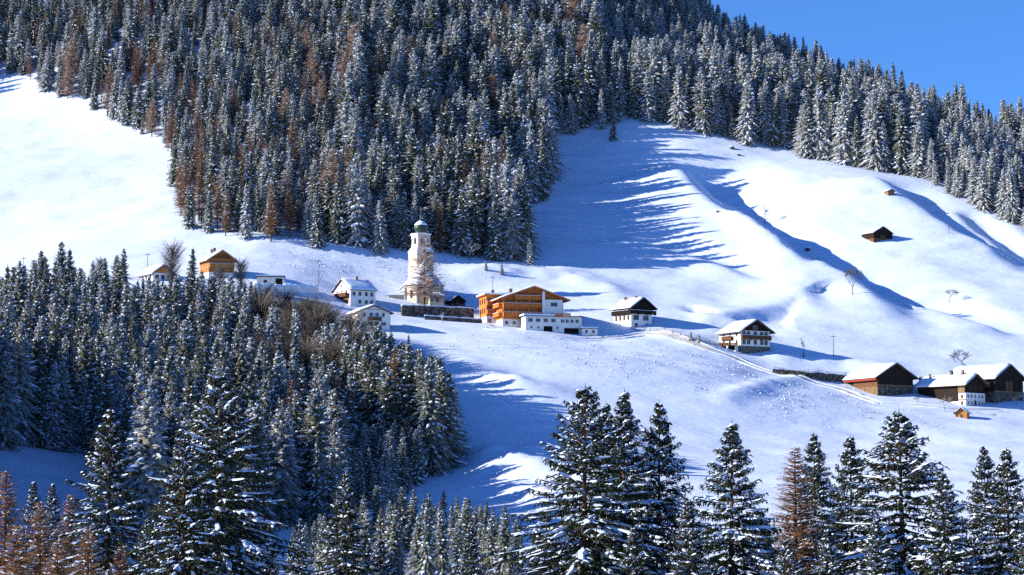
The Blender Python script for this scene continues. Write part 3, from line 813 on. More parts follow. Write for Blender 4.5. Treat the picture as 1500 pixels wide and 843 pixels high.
add_chimney(rf, .8, 5.2, 8.8, 10.3, .7)
# --- the lower house with the low-pitched roof
W, L, TH = 10.8, 10.0, R(22)
h = root_at('balcony_house', 571, 484.5, TH, (W / 2, 0))
tag(h, 'small white house with low snowy gable and short brown balcony below the church', 'house')
body(h, W, L, -4, 5.5, M_WHITE); gable(h, W, L, 5.5, 2.1, M_WHITE)
rf, za = gable_roof(h, W, L, 5.5, 2.1, 1.0, .6, 1.0, M_BROWN, seed=16)
F = faces(W, L)
for u in (-.9, 1.1, 3.2): add_window(h, F['F'], u, 4.75, .85, 1.2, M_WFRAME)
for u in (-1.0, .9): add_window(h, F['F'], u, 1.9, 1.2, 1.0, M_BROWN)
add_window(h, F['F'], 3.3, 1.9, 1.5, 1.1, M_WFRAME); add_window(h, F['F'], -3.2, 4.7, .85, 1.2, M_WFRAME)
add_balcony(h, F['F'], -1.9, 2.3, 3.1, 1.1, M_BROWN, .95)
for u in (-2, -1, 0, 1, 2): m = MB(); F['F'].box(m, u - .3, u + .3, 6.3, 6.55, .0, .03); m.build('painted_frieze', M_FRAME, h)
m = MB(); F['R'].box(m, 1, 9, .3, 4.5, .0, .5); m.build('wood_store', M_DARK, h)

# --- the large orange timber hotel
W, L, TH = 20.8, 17.0, R(15)
h = root_at('timber_hotel', 736, 478.5, TH, (-W / 2, 0))
tag(h, 'large orange timber hotel with broad gable, white bay and long white annex', 'hotel')
F = faces(W, L)
body(h, W, L, -5, 2.4, M_WHITE, 'plaster_base'); body(h, W, L, 2.4, 9.4, M_ORANGE, 'wall', .04)
gable(h, W + .08, L + .08, 9.4, 3.7, M_ORANGE, -.04)
rf, za = gable_roof(h, W, L, 9.4, 3.7, 2.2, .8, 2.0, M_ORANGE, .3, .36, seed=17, barge=M_ORANGE)
for z in (3.6, 6.6): add_balcony(h, F['F'], -10.3, 2.6, z, 1.6, M_ORANGE, 1.0)
add_balcony(h, F['F'], -6.5, 2.6, 9.2, 1.5, M_ORANGE, 1.0)
for z in (4.7, 7.7):
    for u in (-9.2, -7.2, -5.0, -2.8, -.6, 1.4): add_window(h, F['F'], u, z, 1.1, 1.6, M_BROWN)
for u in (-4.5, -2, .5): add_window(h, F['F'], u, 10.4, 1.1, 1.4, M_BROWN)
for u in (-9, -6.4, -3.8): add_window(h, F['F'], u, 1.2, .9, 1.0, M_WFRAME)
for i, u in enumerate((-10.3, -6, -1.7, 2.7)):
    m = MB(); F['F'].box(m, u - .14, u + .14, 2.4, 9.3, 1.35, 1.6); m.build('post', M_HONEY, h)
MB().box(3.1, 9.8, -1.6, -.06, 2.4, 9.0).build('white_bay', M_WHITE, h)
MB().box(2.75, 3.6, -2.0, -1.62, 2.2, 11.6).build('corner_pillar', M_WHITE, h)
BF = Face((0, -1.6, 0), (1, 0, 0), (0, -1, 0))
add_window(h, BF, 6.8, 7.4, 2.2, 1.2, M_WFRAME); add_window(h, BF, 6.8, 4.0, 2.2, 1.0, M_WFRAME)
for u in (1.5, 5, 8.5, 12): add_window(h, F['L'], u, 7.8, 1.0, 1.5, M_BROWN); add_window(h, F['L'], u, 4.7, 1.0, 1.5, M_BROWN)
for z in (3.6, 6.6): add_balcony(h, F['L'], .2, 8.0, z, 1.3, M_ORANGE, 1.0)
MB().box(-13.6, -7.0, 9.0, 18.5, -4, 4.0).build('wing_base', M_WHITE, h)
MB().box(-13.6, -7.0, 9.0, 18.5, 4.0, 11.0).build('wing', M_ORANGE, h)
wr = MB().box(-14.5, -5.6, 7.8, 19.2, 11.0, 11.3).build('wing_roof', M_ORANGE, h)
MB().box(-14.45, -5.6, 7.85, 19.2, 11.305, 11.75).build('snow_cover', M_ROOFSNOW, wr)
add_chimney(wr, -10.5, 12.5, 11.5, 12.9, .9)
WF = Face((0, 9.0, 0), (1, 0, 0), (0, -1, 0)); WL = Face((-13.6, 9, 0), (0, 1, 0), (-1, 0, 0))
add_window(h, WF, -12.4, 9.2, 1.0, 1.4, M_BROWN); add_window(h, WF, -12.4, 6.2, 1.0, 1.4, M_BROWN); add_window(h, WF, -12.4, 2.4, 1.0, 1.3, M_WFRAME)
for z in (5.0, 8.0): add_balcony(h, WF, -13.5, -10.5, z, 1.2, M_ORANGE, 1.0)
for u in (2, 5, 8): add_window(h, WL, u, 9.2, 1.0, 1.4, M_BROWN); add_window(h, WL, u, 6.0, 1.0, 1.4, M_BROWN)
add_chimney(rf, -5.2, 9.0, 10.8, 13.2, 1.0)
# annex
AF = Face((0, -7.5, 0), (1, 0, 0), (0, -1, 0)); AL = Face((-4.6, -7.5, 0), (0, 1, 0), (-1, 0, 0))
MB().box(-4.6, 14.6, -7.5, -2.1, -7, 2.9).build('annex', M_WHITE, h)
MB().box(-5.2, 5.3, -8.0, -2.05, 2.9, 3.1).build('annex_roof', M_DARK, h); MB().box(-5.25, 5.3, -8.05, -2.05, 3.104, 3.65).build('snow_cover', M_ROOFSNOW, h)
MB().box(10.9, 15.4, -8.1, -2.05, 2.9, 3.15).build('annex_eaves', M_DARK, h)
add_balcony(h, AF, 5.4, 10.8, 2.95, .35, M_HONEY, 1.0, False)
for u in (-2.9, -.3, 2.3, 4.9): add_window(h, AF, u, 1.6, 1.4, 1.1, M_WFRAME)
for u in (8.0, 9.6, 11.3, 13.0): add_window(h, AF, u, 1.5, 1.0, 1.1, M_WFRAME)
for u in (-2.6, -.2, 6.3): add_window(h, AF, u, -.8, .6, .6, M_WFRAME)
for u0, u1, z0, z1 in ((1.6, 4.6, -2.6, -.3), (8.6, 13.6, -3.6, -.8)):
    m = MB(); AF.box(m, u0, u1, z0, z1, .0, .06); m.build('garage_door', M_BLACK, h)
add_window(h, AL, 2.2, 1.5, 1.0, 1.1, M_WFRAME)
# --- low white outbuilding beside the annex
h = root_at('annex_shed', 853, 493, R(15), (-2.6, 0))
tag(h, 'low pale outbuilding at the shaded end of the hotel annex', 'shed')
body(h, 5.2, 5, -3, 2.4, M_WHITE); rf = MB().box(-2.8, 2.8, -.3, 5.2, 2.4, 2.6).build('roof', M_DARK, h)
MB().box(-2.8, 2.8, -.3, 5.2, 2.604, 2.95).build('snow_cover', M_ROOFSNOW, rf)
F = faces(5.2, 5); add_window(h, F['F'], -1.2, 1.4, .8, .9, M_WFRAME); add_window(h, F['F'], 1.2, 1.4, .8, .9, M_WFRAME)

# --- the church
TH = R(9)
h = root_at('village_church', 623, 448, TH, (0, 0), D=826)
tag(h, 'cream village church with octagonal tower and dark green onion dome', 'church')
NP = [(-6.4, 17), (-6.4, 3.6), (-2.8, 0), (2.8, 0), (6.4, 3.6), (6.4, 17)]
def ring(poly, z0, z1, grow=0.0):
    n = len(poly); cx = sum(p[0] for p in poly) / n; cy = sum(p[1] for p in poly) / n
    g = [(cx + (x - cx) * (1 + grow), cy + (y - cy) * (1 + grow)) for x, y in poly]
    m = MB()
    return m.add([(x, y, z0) for x, y in g] + [(x, y, z1) for x, y in g], [tuple(range(n))[::-1], tuple(range(n, 2 * n))] + [(i, (i + 1) % n, (i + 1) % n + n, i + n) for i in range(n)])
NPc = NP[::1]
NPccw = NPc
ring(NPccw, -4, 6.8).build('nave', M_CREAM, h)
ring(NPccw, 6.6, 7.0, .035).build('cornice', M_WHITE, h)
def hip_roof(z0, z1, grow, lift, ridge_y=4.2):
    n = len(NP); cx, cy = 0, 8.5
    e = [(cx + (x - cx) * (1 + grow), cy + (y - cy) * (1 + grow * .8), z0 + lift) for x, y in NP]
    vs = e + [(0, ridge_y, z1 + lift), (0, 17.2, z1 + lift)]
    fs = [(0, 1, n, n + 1), (1, 2, n), (2, 3, n), (3, 4, n), (4, 5, n + 1, n), (5, 0, n + 1), tuple(range(n))[::-1]]
    return MB().add(vs, fs)
rf = hip_roof(6.98, 15.6, .08, 0).build('roof', M_ROOF, h)
hip_roof(6.98, 15.6, .10, .22).build('snow_cover', M_ROOFSNOW, rf)
def wall_face(a, b):
    d = Vector((b[0] - a[0], b[1] - a[1], 0)); ln = d.length; d.normalize()
    return Face((a[0], a[1], 0), d, Vector((d.y, -d.x, 0))), ln
def arched(root, fc, u, z0, w, hh, name='arched_window', glass=None):
    pts = [(-w / 2, 0), (w / 2, 0)] + [(w / 2 * math.cos(a), hh - w / 2 + w / 2 * math.sin(a)) for a in [math.pi * k / 6 for k in range(7)]]
    for g, o, m, nm in ((1.25, .05, M_WHITE, name), (1.0, .09, glass or M_GLASS, 'pane')):
        q = [fc.p(u + x * g, z0 + (y - hh / 2) * (1 + (g - 1) * .5) + hh / 2, o) for x, y in pts]; q2 = [fc.p(u + x * g, z0 + (y - hh / 2) * (1 + (g - 1) * .5) + hh / 2, -.1) for x, y in pts]
        n = len(q)
        ob = MB().add(q + q2, [tuple(range(n)), tuple(range(2 * n - 1, n - 1, -1))] + [(i, i + n, (i + 1) % n + n, (i + 1) % n) for i in range(n)]).build(nm, m, root)
        root = ob
for a, b in zip(NPccw[1:4], NPccw[2:5]):
    fc, ln = wall_face(a, b); arched(h, fc, ln / 2, 2.6, 1.0, 3.2)
fc, ln = wall_face(NP[0], NP[1])
for u in (4, 8, 11.5): arched(h, fc, u, 2.6, 1.0, 3.2)
for (x, y) in NP[1:5]:
    MB().box(x * 1.03 - .28, x * 1.03 + .28, y - .35, y + .25, -3, 6.5).build('pilaster', M_WHITE, h)
TC = (0.2, 15.5)
def octa(r, z0, z1, nm, m, par=h): return MB().lathe([(r, z0), (r, z1)], TC[0], TC[1], 8, math.pi / 8).build(nm, m, par)
tw = octa(4.5, -3, 20.0, 'tower', M_CREAM)
MB().lathe([(4.7, 20.0), (4.8, 20.25), (3.8, 21.6), (3.45, 21.6)], TC[0], TC[1], 8, math.pi / 8).build('tower_shoulder', M_ROOFSNOW, tw)
octa(4.7, 13.8, 14.15, 'string_course', M_WHITE, tw)
bf = octa(3.45, 21.5, 26.0, 'belfry', M_CREAM)
MB().lathe([(3.48, 26.0), (3.85, 26.2), (3.9, 26.55), (3.3, 26.7)], TC[0], TC[1], 8, math.pi / 8).build('cornice', M_WHITE, bf)
dm = MB().lathe([(1.9, 26.7), (1.75, 27.2), (2.1, 27.7), (2.45, 28.4), (2.5, 29.0), (2.2, 29.8), (1.5, 30.5), (.75, 31.1), (.38, 31.8), (.2, 32.8), (.08, 34.0)], TC[0], TC[1], 20).build('onion_dome', M_COPPER, h, True)
MB().lathe([(2.32, 29.62), (2.22, 29.95), (1.5, 30.72), (.8, 31.25), (.5, 31.3)], TC[0], TC[1], 20).build('snow_cap', M_ROOFSNOW, dm, True)
MB().box(TC[0] - .07, TC[0] + .07, TC[1] - .07, TC[1] + .07, 34.0, 36.2).box(TC[0] - .6, TC[0] + .6, TC[1] - .06, TC[1] + .06, 35.2, 35.38).build('cross', M_GOLD, dm)
for k in range(8):
    a = -math.pi / 2 + k * math.pi / 4
    for rr, z0, w, hh, par in ((3.45, 22.8, .9, 2.2, bf), (4.5, 15.4, .9, 2.6, tw)):
        ap = rr * math.cos(math.pi / 8)
        fcx = Face((TC[0] + ap * math.cos(a), TC[1] + ap * math.sin(a), 0), (-math.sin(a), math.cos(a), 0), (math.cos(a), math.sin(a), 0))
        if math.sin(a) < .5 and not (rr > 3.5 and k % 2): arched(par, fcx, 0, z0, w, hh, 'tower_window')
# porch, sacristy
body(h, 5.6, 4.2, -3, 3.9, M_CREAM, 'porch', y0=4.4, x0=-9.6)
MB().add([(-12.9, 3.9, 3.9), (-6.5, 3.9, 3.9), (-6.5, 9.1, 3.9), (-12.9, 9.1, 3.9), (-8.6, 6.6, 5.6), (-6.5, 6.6, 5.8)], [(0, 1, 5, 4), (2, 3, 4, 5), (3, 0, 4), (1, 2, 5), (3, 2, 1, 0)]).build('porch_roof', M_ROOFSNOW, h)
PF = Face((-9.6, 4.4, 0), (1, 0, 0), (0, -1, 0)); PL = Face((-12.4, 4.4, 0), (0, 1, 0), (-1, 0, 0))
m = MB(); PF.box(m, .9, 2.1, -.4, 2.1, -.02, .07); m.build('door', M_BROWN, h)
add_window(h, PF, -.8, 2.0, 1.1, 1.1, M_WFRAME); add_window(h, PL, 2.0, 2.0, .7, .9, M_WFRAME)
body(h, 5.0, 3.4, -3, 3.3, M_CREAM, 'sacristy', y0=-3.3, x0=3.6)
MB().add([(.8, -3.7, 3.3), (6.4, -3.7, 3.3), (6.4, .3, 3.3), (.8, .3, 3.3), (2.8, -.6, 4.9), (4.6, -.6, 4.9)], [(0, 1, 5, 4), (1, 2, 5), (2, 3, 4, 5), (3, 0, 4), (3, 2, 1, 0)]).build('sacristy_roof', M_ROOFSNOW, h)
SF = Face((3.6, -3.3, 0), (1, 0, 0), (0, -1, 0)); add_window(h, SF, 0, 1.8, .9, 1.2, M_FRAME); add_window(h, SF, -1.7, 1.8, .5, .9, M_FRAME)

# ------------------------------------------------------------------ the ploughed lane, its fence
M_LANE = mat('packed_snow_lane', (0.60, 0.61, 0.64), 0.7, 0.2, vscale=.8, color2=(0.42, 0.40, 0.39), bump=.12, bscale=1.5)
def lane(pts, width):
    P = [ground(*p)[:2] for p in pts]
    Q = []
    for a, b in zip(P[:-1], P[1:]):
        n = max(2, int(np.hypot(*(b - a)) / 1.5)); Q += [a + (b - a) * i / n for i in range(n)]
    Q.append(P[-1]); Q = np.array(Q)
    for _ in range(6): Q[1:-1] = (Q[:-2] + 2 * Q[1:-1] + Q[2:]) / 4
    T = np.gradient(Q, axis=0); T /= np.linalg.norm(T, axis=1)[:, None]; Nn = np.stack([-T[:, 1], T[:, 0]], 1)
    off = [-width / 2 - .9, -width / 2 - .3, -width / 2, -width / 4, 0, width / 4, width / 2, width / 2 + .3, width / 2 + .9]
    lift = [-.25, .5, .12, .07, .10, .07, .12, .5, -.25]
    V = []
    for o_, l_ in zip(off, lift):
        p = Q + Nn * o_; V.append(np.stack([p[:, 0], p[:, 1], height(p[:, 0], p[:, 1]) + l_ * (1 + .5 * vnoise(p[:, 0] / 1.3, p[:, 1] / 1.3, 4) if l_ > .3 else 1)], 1))
    V = np.stack(V, 1); n, k = V.shape[:2]
    def strip(c0, c1): return [(i * k + c, i * k + c + 1, (i + 1) * k + c + 1, (i + 1) * k + c) for i in range(n - 1) for c in range(c0, c1)]
    vs = V.reshape(-1, 3).tolist()
    r = MB().add(vs, strip(2, 6)).build('road', M_LANE, None, True); tag(r, 'ploughed lane of packed snow linking the houses', 'road', kind='structure')
    MB().add(vs, strip(0, 2) + strip(6, 8)).build('snowbank', M_GROUND, r, True)
lane([(712, 481), (735, 484), (790, 490), (850, 498), (905, 496), (945, 490), (990, 495), (1040, 513), (1075, 524), (1125, 545), (1180, 556), (1235, 572), (1285, 592), (1340, 594), (1400, 602), (1470, 603)], 3.0)
def fence(pts, label, name='paddock_fence'):
    P = [ground(*p) for p in pts]; root = empty(name, P[0]); tag(root, label, 'fence', 'post and rail fences'); prev = None
    for a, b in zip(P[:-1], P[1:]):
        n = max(2, int(np.hypot(*(b - a)[:2]) / 2.6))
        for i in range(n + 1):
            x, y = (a + (b - a) * i / n)[:2]; z = float(height(np.array([x]), np.array([y]))[0])
            q = Vector((x, y, z)) - Vector(P[0])
            MB().tube(q + Vector((0, 0, -.5)), q + Vector((0, 0, 1.25)), .09, .07, 6).build('post', M_POLE, root)
            if prev is not None and (q - prev).length > .5:
                for zz in (.55, 1.0): MB().tube(prev + Vector((0, 0, zz)), q + Vector((0, 0, zz)), .06, .06, 5).build('rail', M_POLE, root)
            prev = q
fence([(952, 486), (985, 489), (1020, 500), (1050, 511)], 'wooden rail fence along the lane below the black-topped house')
fence([(1135, 543), (1185, 547), (1240, 552)], 'wooden rail fence on the roadside wall before the large barn')
fence([(95, 412), (150, 411), (205, 412)], 'wooden rail fence at the foot of the bright meadow')
# ------------------------------------------------------------------ poles, posts, rocks
def pole(px, py, hgt, label, arm=True):
    P = ground(px, py); o = empty('utility_pole', P); tag(o, label, 'pole', 'wooden poles along the village')
    MB().tube((0, 0, -1), (0, 0, hgt), .12, .08, 7).build('post', M_POLE, o)
    if arm:
        MB().box(-.9, .9, -.07, .07, hgt - .8, hgt - .62).build('crossarm', M_POLE, o)
        for x in (-.75, .75): MB().tube((x, 0, hgt - .62), (x, 0, hgt - .36), .07, .05, 6).build('insulator', M_WHITE, o)
pole(216, 405, 8.0, 'wooden pole standing behind the low brown-gabled house')
pole(467, 418, 9.0, 'wooden pole between the garage and the white gabled house')
pole(34, 412, 8.5, 'wooden pole on the sunlit meadow edge above the wood')
pole(722, 432, 6.5, 'wooden pole rising behind the orange hotel')
pole(1221, 524, 7.5, 'pole on the snow bank between the white house and the barn')
pole(1390, 342, 5.0, 'lone pole on the high meadow above the bare bush', False)
def rock(px, py, size, label, seed):
    P = ground(px, py); rnd = random.Random(seed)
    o = empty('boulder', P); tag(o, label, 'rock', 'rocks on the meadow')
    vs, fs = [], []
    for j in range(5):
        for i in range(8):
            r = size * math.sin(math.pi * (j + .35) / 5.2) * rnd.uniform(.75, 1.2); a = i * math.pi / 4
            vs.append((r * math.cos(a), r * math.sin(a), size * .75 * (1 - j / 2.2)))
    for j in range(4):
        for i in range(8): fs.append((j * 8 + i, j * 8 + (i + 1) % 8, j * 8 + 8 + (i + 1) % 8, j * 8 + 8 + i)[::-1])
    fs.append(tuple(range(8)))
    MB().add(vs, fs).build('stone', M_DARKSTONE, o)
    MB().lathe([(size * .6, size * .62), (size * .5, size * .85), (size * .2, size * .95)], 0, 0, 9).build('snow_cap', M_SNOW, o, True)
rock(1183, 368, 1.4, 'dark rock on the meadow below the gully shadow', 1)
rock(1072, 219, 1.5, 'dark rock at the shaded top of the meadow', 2)
rock(1082, 228, 1.0, 'small snow-capped rock just below the upper dark rock', 3)
rock(1051, 312, .9, 'small rock inside the long diagonal gully', 4)

# ------------------------------------------------------------------ the big trees in front
RND = random.Random(7)
FRONT = []                                                   # (px, row, half-width px, depth) silhouettes that hide the wood behind
def front_tree(kind, px, top, D, label, name='spruce_tree', cat='spruce', group='big spruces in front', wide=1.0, H0=NEAR_H, maxh=30):
    D *= .80; wide *= 1.22
    T = at(px, top, D)
    gz = float(height(np.array([T[0]]), np.array([T[1]]))[0])
    hh = min(maxh, T[2] - gz)
    plant(kind, name, (T[0], T[1], T[2] - hh), hh / H0, RND.uniform(0, 6.28), label, cat, group, wide)
    s = FPX / D
    FRONT.append((px, top, top + hh * s, hh * .26 * wide * s, D))
front_tree('near_spruce0', 160, 600, 235, 'green spruce rising before the blue shaded snowfield', wide=1.0)
front_tree('near_spruce1', 268, 642, 215, 'slimmer spruce standing just before the tallest spruce', wide=.95)
front_tree('near_spruce2', 318, 548, 228, 'tallest and broadest spruce before the wooded spur', wide=1.12)
front_tree('near_spruce1', 505, 692, 250, 'lone brownish-topped spruce before the lower wood', wide=.9)
front_tree('near_spruce2', 852, 567, 225, 'spruce with hanging boughs before the bright snow patch', wide=1.1)
front_tree('near_spruce1', 886, 592, 246, 'spruce squeezed between two taller spruces near the picture middle', wide=.85)
front_tree('near_spruce3', 909, 574, 238, 'tall spruce directly behind the one with hanging boughs', wide=.95)
front_tree('near_spruce0', 962, 590, 240, 'spruce closing the middle clump towards the barn side', wide=.9)
front_tree('near_spruce3', 1066, 620, 222, 'free-standing dark spruce with thick snow on its lower boughs', wide=1.12)
front_tree('near_spruce1', 1192, 636, 300, 'dark spruce standing behind the pinkish larch', wide=.95)
front_tree('near_spruce0', 1248, 640, 240, 'spruce between the larch and the broad-topped spruce', wide=.95)
front_tree('near_spruce2', 1322, 604, 232, 'broad spruce with a bushy snow-flecked top below the large barn', wide=1.25)
front_tree('near_spruce3', 1385, 690, 205, 'snow-laden spruce in front of the broad bushy one', wide=1.05)
front_tree('near_spruce1', 1443, 655, 246, 'narrow spruce below the farmhouse', wide=.85)
front_tree('near_spruce0', 1476, 658, 228, 'spruce with snow-laden boughs at the picture edge', wide=1.0)
front_tree('near_spruce3', 1540, 700, 220, 'spruce cut off by the picture edge below the farm barn', wide=1.0)
front_tree('near_spruce1', 1010, 730, 215, 'half-hidden spruce filling the gap below the middle clump', wide=.9)
front_tree('near_spruce0', 800, 745, 235, 'low spruce filling in beneath the hanging boughs', wide=.9)
front_tree('near_spruce2', 1150, 790, 210, 'spruce top low down below the pinkish larch', wide=.9)
front_tree('near_larch', 1164, 655, 285, 'pinkish-brown bare larch beside a dark spruce', 'larch_tree', 'larch', 'larches in front', 1.35, MID_H)
for px, top, D, lb in ((10, 690, 240, 'rusty bare larch at the lower picture edge'), (60, 735, 215, 'tawny bare larch among the low front trees'), (105, 725, 250, 'bushy tawny larch beneath the green spruce'), (130, 770, 205, 'low brown larch in front of the green spruce')):
    front_tree('near_larch', px, top, D, lb, 'larch_tree', 'larch', 'larches in front', 1.2, MID_H)
for px, top, D, lb in ((47, 705, 290, 'small snowy spruce rising from the tawny larches'), (75, 708, 300, 'smaller twin spruce before the blue snowfield'), (440, 760, 300, 'low spruce top beside the brownish-topped spruce'), (398, 790, 240, 'low spruce top at the foot of the tallest spruce')):
    front_tree('near_spruce3', px, top, D, lb, wide=.8)

for i, (px, top, D, lb) in enumerate(((690, 770, 260, 'low spruce top below the shaded hollow'), (930, 770, 205, 'spruce low down in the middle clump'), (1110, 745, 250, 'spruce low down beside the free-standing dark one'), (1285, 760, 200, 'snowy spruce low down before the broad bushy one'), (1500, 770, 200, 'snowy spruce low down at the picture edge'),
                                       (215, 760, 230, 'spruce low down between the two front spruces'), (560, 790, 235, 'small spruce low down before the thicket'), (1210, 775, 215, 'spruce low down at the foot of the dark pair'))):
    front_tree('near_spruce%d' % (i % 4), px, top, D, lb, wide=.95)
for px, top, D, lb in ((25, 770, 190, 'rusty larch lowest at the picture corner'), (85, 790, 200, 'tawny larch twigs lowest in the picture corner'), (178, 800, 215, 'brown larch at the foot of the green spruce')):
    front_tree('near_larch', px, top, D, lb, 'larch_tree', 'larch', 'larches in front', 1.3, MID_H)
# ------------------------------------------------------------------ the woods
def inside(px, py, poly):
    r = np.zeros(px.shape, bool); n = len(poly)
    for i in range(n):
        (x0, y0), (x1, y1) = poly[i], poly[(i + 1) % n]
        c = ((y0 > py) != (y1 > py)) & (px < (x1 - x0) * (py - y0) / (y1 - y0 + 1e-9) + x0)
        r ^= c
    return r
UPPER = [(-700, 330), (-300, 250), (0, 113), (22, 106), (60, 132), (120, 160), (180, 184), (240, 216), (262, 242), (252, 290), (264, 332), (290, 350), (350, 350), (480, 364), (560, 370), (640, 377), (715, 384), (768, 378), (772, 340), (758, 316),
         (800, 292), (808, 268), (792, 212), (850, 194), (930, 182), (1000, 187), (1100, 216), (1200, 235), (1300, 254), (1348, 262), (1400, 290), (1480, 331), (1600, 380), (1900, 450), (1900, -700), (-700, -700)]
GAP2 = [(1330, 258), (1352, 230), (1420, 226), (1520, 254), (1700, 294), (1700, 258), (1500, 220), (1420, 200), (1345, 205), (1318, 240)]
GAP = [(715, 292), (716, 262), (745, 250), (770, 268), (752, 300)]
SPUR = [(-500, 470), (0, 488), (80, 470), (170, 468), (330, 482), (430, 502), (520, 535), (560, 566), (600, 600), (640, 630), (668, 655), (660, 690), (625, 702), (585, 725), (540, 765), (480, 790), (440, 770), (405, 765), (380, 800), (220, 800), (175, 720), (130, 667), (0, 655), (-200, 615), (-500, 580)]
LOWER = [(480, 790), (560, 775), (640, 770), (700, 775), (740, 790), (790, 800), (790, 900), (420, 900), (430, 800)]
RIGHT_PATCH = [(1330, 300), (1352, 255), (1400, 210), (1500, 190), (1800, 220), (1800, 450), (1480, 340)]
rng = np.random.default_rng(5)
def scatter(x0, x1, y0, y1, step):
    X, Y = np.meshgrid(np.arange(x0, x1, step), np.arange(y0, y1, step))
    X = (X + rng.uniform(-.46, .46, X.shape) * step).ravel(); Y = (Y + rng.uniform(-.46, .46, Y.shape) * step).ravel()
    Z = height(X, Y)
    px, py, c = project(np.stack([X, Y, Z], -1))
    return X, Y, Z, px, py
TREES = []                                                   # x, y, z, height, kind, region
def crest_of(x): return np.interp(x, [-900, -100, 60, 120, 290, 700], [2500, 1900, 1500, 1390, 1235, 1100])
X, Y, Z, PX, PY = scatter(-400, 420, 850, 1500, 6.6)
ok = inside(PX, PY, UPPER) & ~inside(PX, PY, GAP) & (Y < crest_of(X) + 25)
larch_noise = fbm(X / 45, Y / 45, 2, 77)
for x, y, z, px, py, ln in zip(X[ok], Y[ok], Z[ok], PX[ok], PY[ok], larch_noise[ok]):
    r = rng.random()
    right = px > 880
    if right and inside(np.array([px]), np.array([py]), GAP2)[0]: continue
    if right and inside(np.array([px]), np.array([py]), RIGHT_PATCH)[0]: hh = rng.uniform(17, 24)
    elif right: hh = rng.uniform(25, 33) if y < 1150 else rng.uniform(16, 23)
    elif px > 690: hh = rng.uniform(26, 34)
    elif px > 480: hh = rng.uniform(20, 30)
    else: hh = rng.uniform(16, 24)
    if (225 < px < 330 and py > 215 and r < .5 or 330 <= px < 440 and py > 230 and r < .25) or 185 < px < 240 and 110 < py < 175 and r < .6: kind = 'larch%d' % rng.integers(3)
    elif not right and r < (0.10 if px < 480 else .05) + 0.35 * max(0, ln - .08):
        kind = 'larch%d' % rng.integers(3) if rng.random() < (.9 if px < 420 else .55) else 'frosted_larch'
        hh *= .95
    elif right and px > 1335 and py > 240: kind = 'spruce4'
    elif right: kind = 'spruce%d' % rng.choice([3, 4, 2, 3, 7, 6])
    elif px > 560: kind = 'spruce%d' % rng.choice([2, 3, 1, 4, 0, 6, 7])
    else: kind = 'spruce%d' % rng.choice([0, 1, 2, 5, 6, 3, 7])
    hh *= (.88 if px < 480 else .94) * rng.choice([.62, .8, .92, 1.0, 1.1, 1.22])
    TREES.append((x, y, z, hh, kind, 'upper_right' if right else 'upper'))
X, Y, Z, PX, PY = scatter(-330, 60, 400, 800, 6.8)
ok = inside(PX, PY, SPUR)
for x, y, z, px, py in zip(X[ok], Y[ok], Z[ok], PX[ok], PY[ok]):
    top_room = np.interp(px, [-300, 0, 80, 120, 170, 195, 215, 262, 278, 330, 430, 540, 600, 640, 668], [425, 398, 352, 388, 372, 390, 402, 398, 390, 402, 428, 466, 505, 522, 560])
    hh = min(rng.uniform(17, 27) if px < 520 else rng.uniform(22, 31), max(7.0, (py - top_room) * y / FPX * rng.uniform(.82, 1.04)))
    if py > 685 and px > 500: hh = min(hh, rng.uniform(9, 14))
    grey = 380 < px < 560 and py < 620
    r = rng.random()
    if grey and r < .62: kind, hh = 'thicket%d' % rng.integers(2), min(hh, rng.uniform(13, 19))
    elif r < .05: kind = 'larch%d' % rng.integers(3)
    else: kind = 'spruce%d' % rng.choice([0, 1, 2, 5, 6, 3, 7])
    TREES.append((x, y, z, hh, kind, 'spur'))
X, Y, Z, PX, PY = scatter(-70, 0, 560, 720, 4.8)
ok = inside(PX, PY, SPUR) & (PX > 545)
for x, y, z, px, py in zip(X[ok], Y[ok], Z[ok], PX[ok], PY[ok]):
    TREES.append((x, y, z, min(rng.uniform(18, 30) if py < 685 else 13, max(8, (py - np.interp(px, [540, 600, 640, 668], [470, 508, 525, 562])) * y / FPX)), 'spruce%d' % rng.choice([0, 2, 2, 5]), 'spur'))
X, Y, Z, PX, PY = scatter(-80, 30, 350, 480, 8.0)
for x, y, z in zip(X, Y, Z):
    px, py, c = project(np.array([x, y, z]))
    t_row = np.interp(px, [420, 480, 560, 620, 680, 740, 780], [760, 735, 705, 712, 722, 735, 760])
    hh = (z * 0 + (HORIZON - t_row) / FPX * y - z) * rng.uniform(.6, 1.0) if 425 < px < 790 else 0
    if hh > 5: TREES.append((x, y, z, min(hh, 20), 'spruce%d' % rng.choice([0, 1, 2, 5]), 'lower'))
for px, top, base, kind in ((898, 155, 207, 'spruce1'), (780, 205, 296, 'spruce0'), (768, 240, 292, 'spruce2'), (632, 528, 697, 'spruce2'), (598, 505, 640, 'spruce1'), (650, 548, 668, 'larch0'), (660, 560, 655, 'larch1'), (88, 352, 480, 'spruce0'), (97, 362, 484, 'spruce5'), (177, 363, 478, 'spruce1'), (278, 360, 485, 'spruce5'), (776, 348, 388, 'spruce4'),
                            (742, 298, 378, 'spruce1'), (757, 302, 380, 'spruce2'), (925, 132, 160, 'spruce4'), (60, 548, 656, 'spruce1'), (85, 560, 660, 'spruce2'), (700, 225, 330, 'larch1')):
    P = ground(px, base)
    TREES.append((*P, (base - top) / FPX * P[1], kind, 'edge'))
# the wood goes on beyond the picture edge and shades the snowfield
X, Y, Z, PX, PY = scatter(-260, -100, 360, 530, 6.5)
for x, y, z, px in zip(X, Y, Z, PX):
    if px < -28: TREES.append((x, y, z, rng.uniform(24, 31), 'spruce%d' % rng.choice([0, 1, 2, 5]), 'spur'))
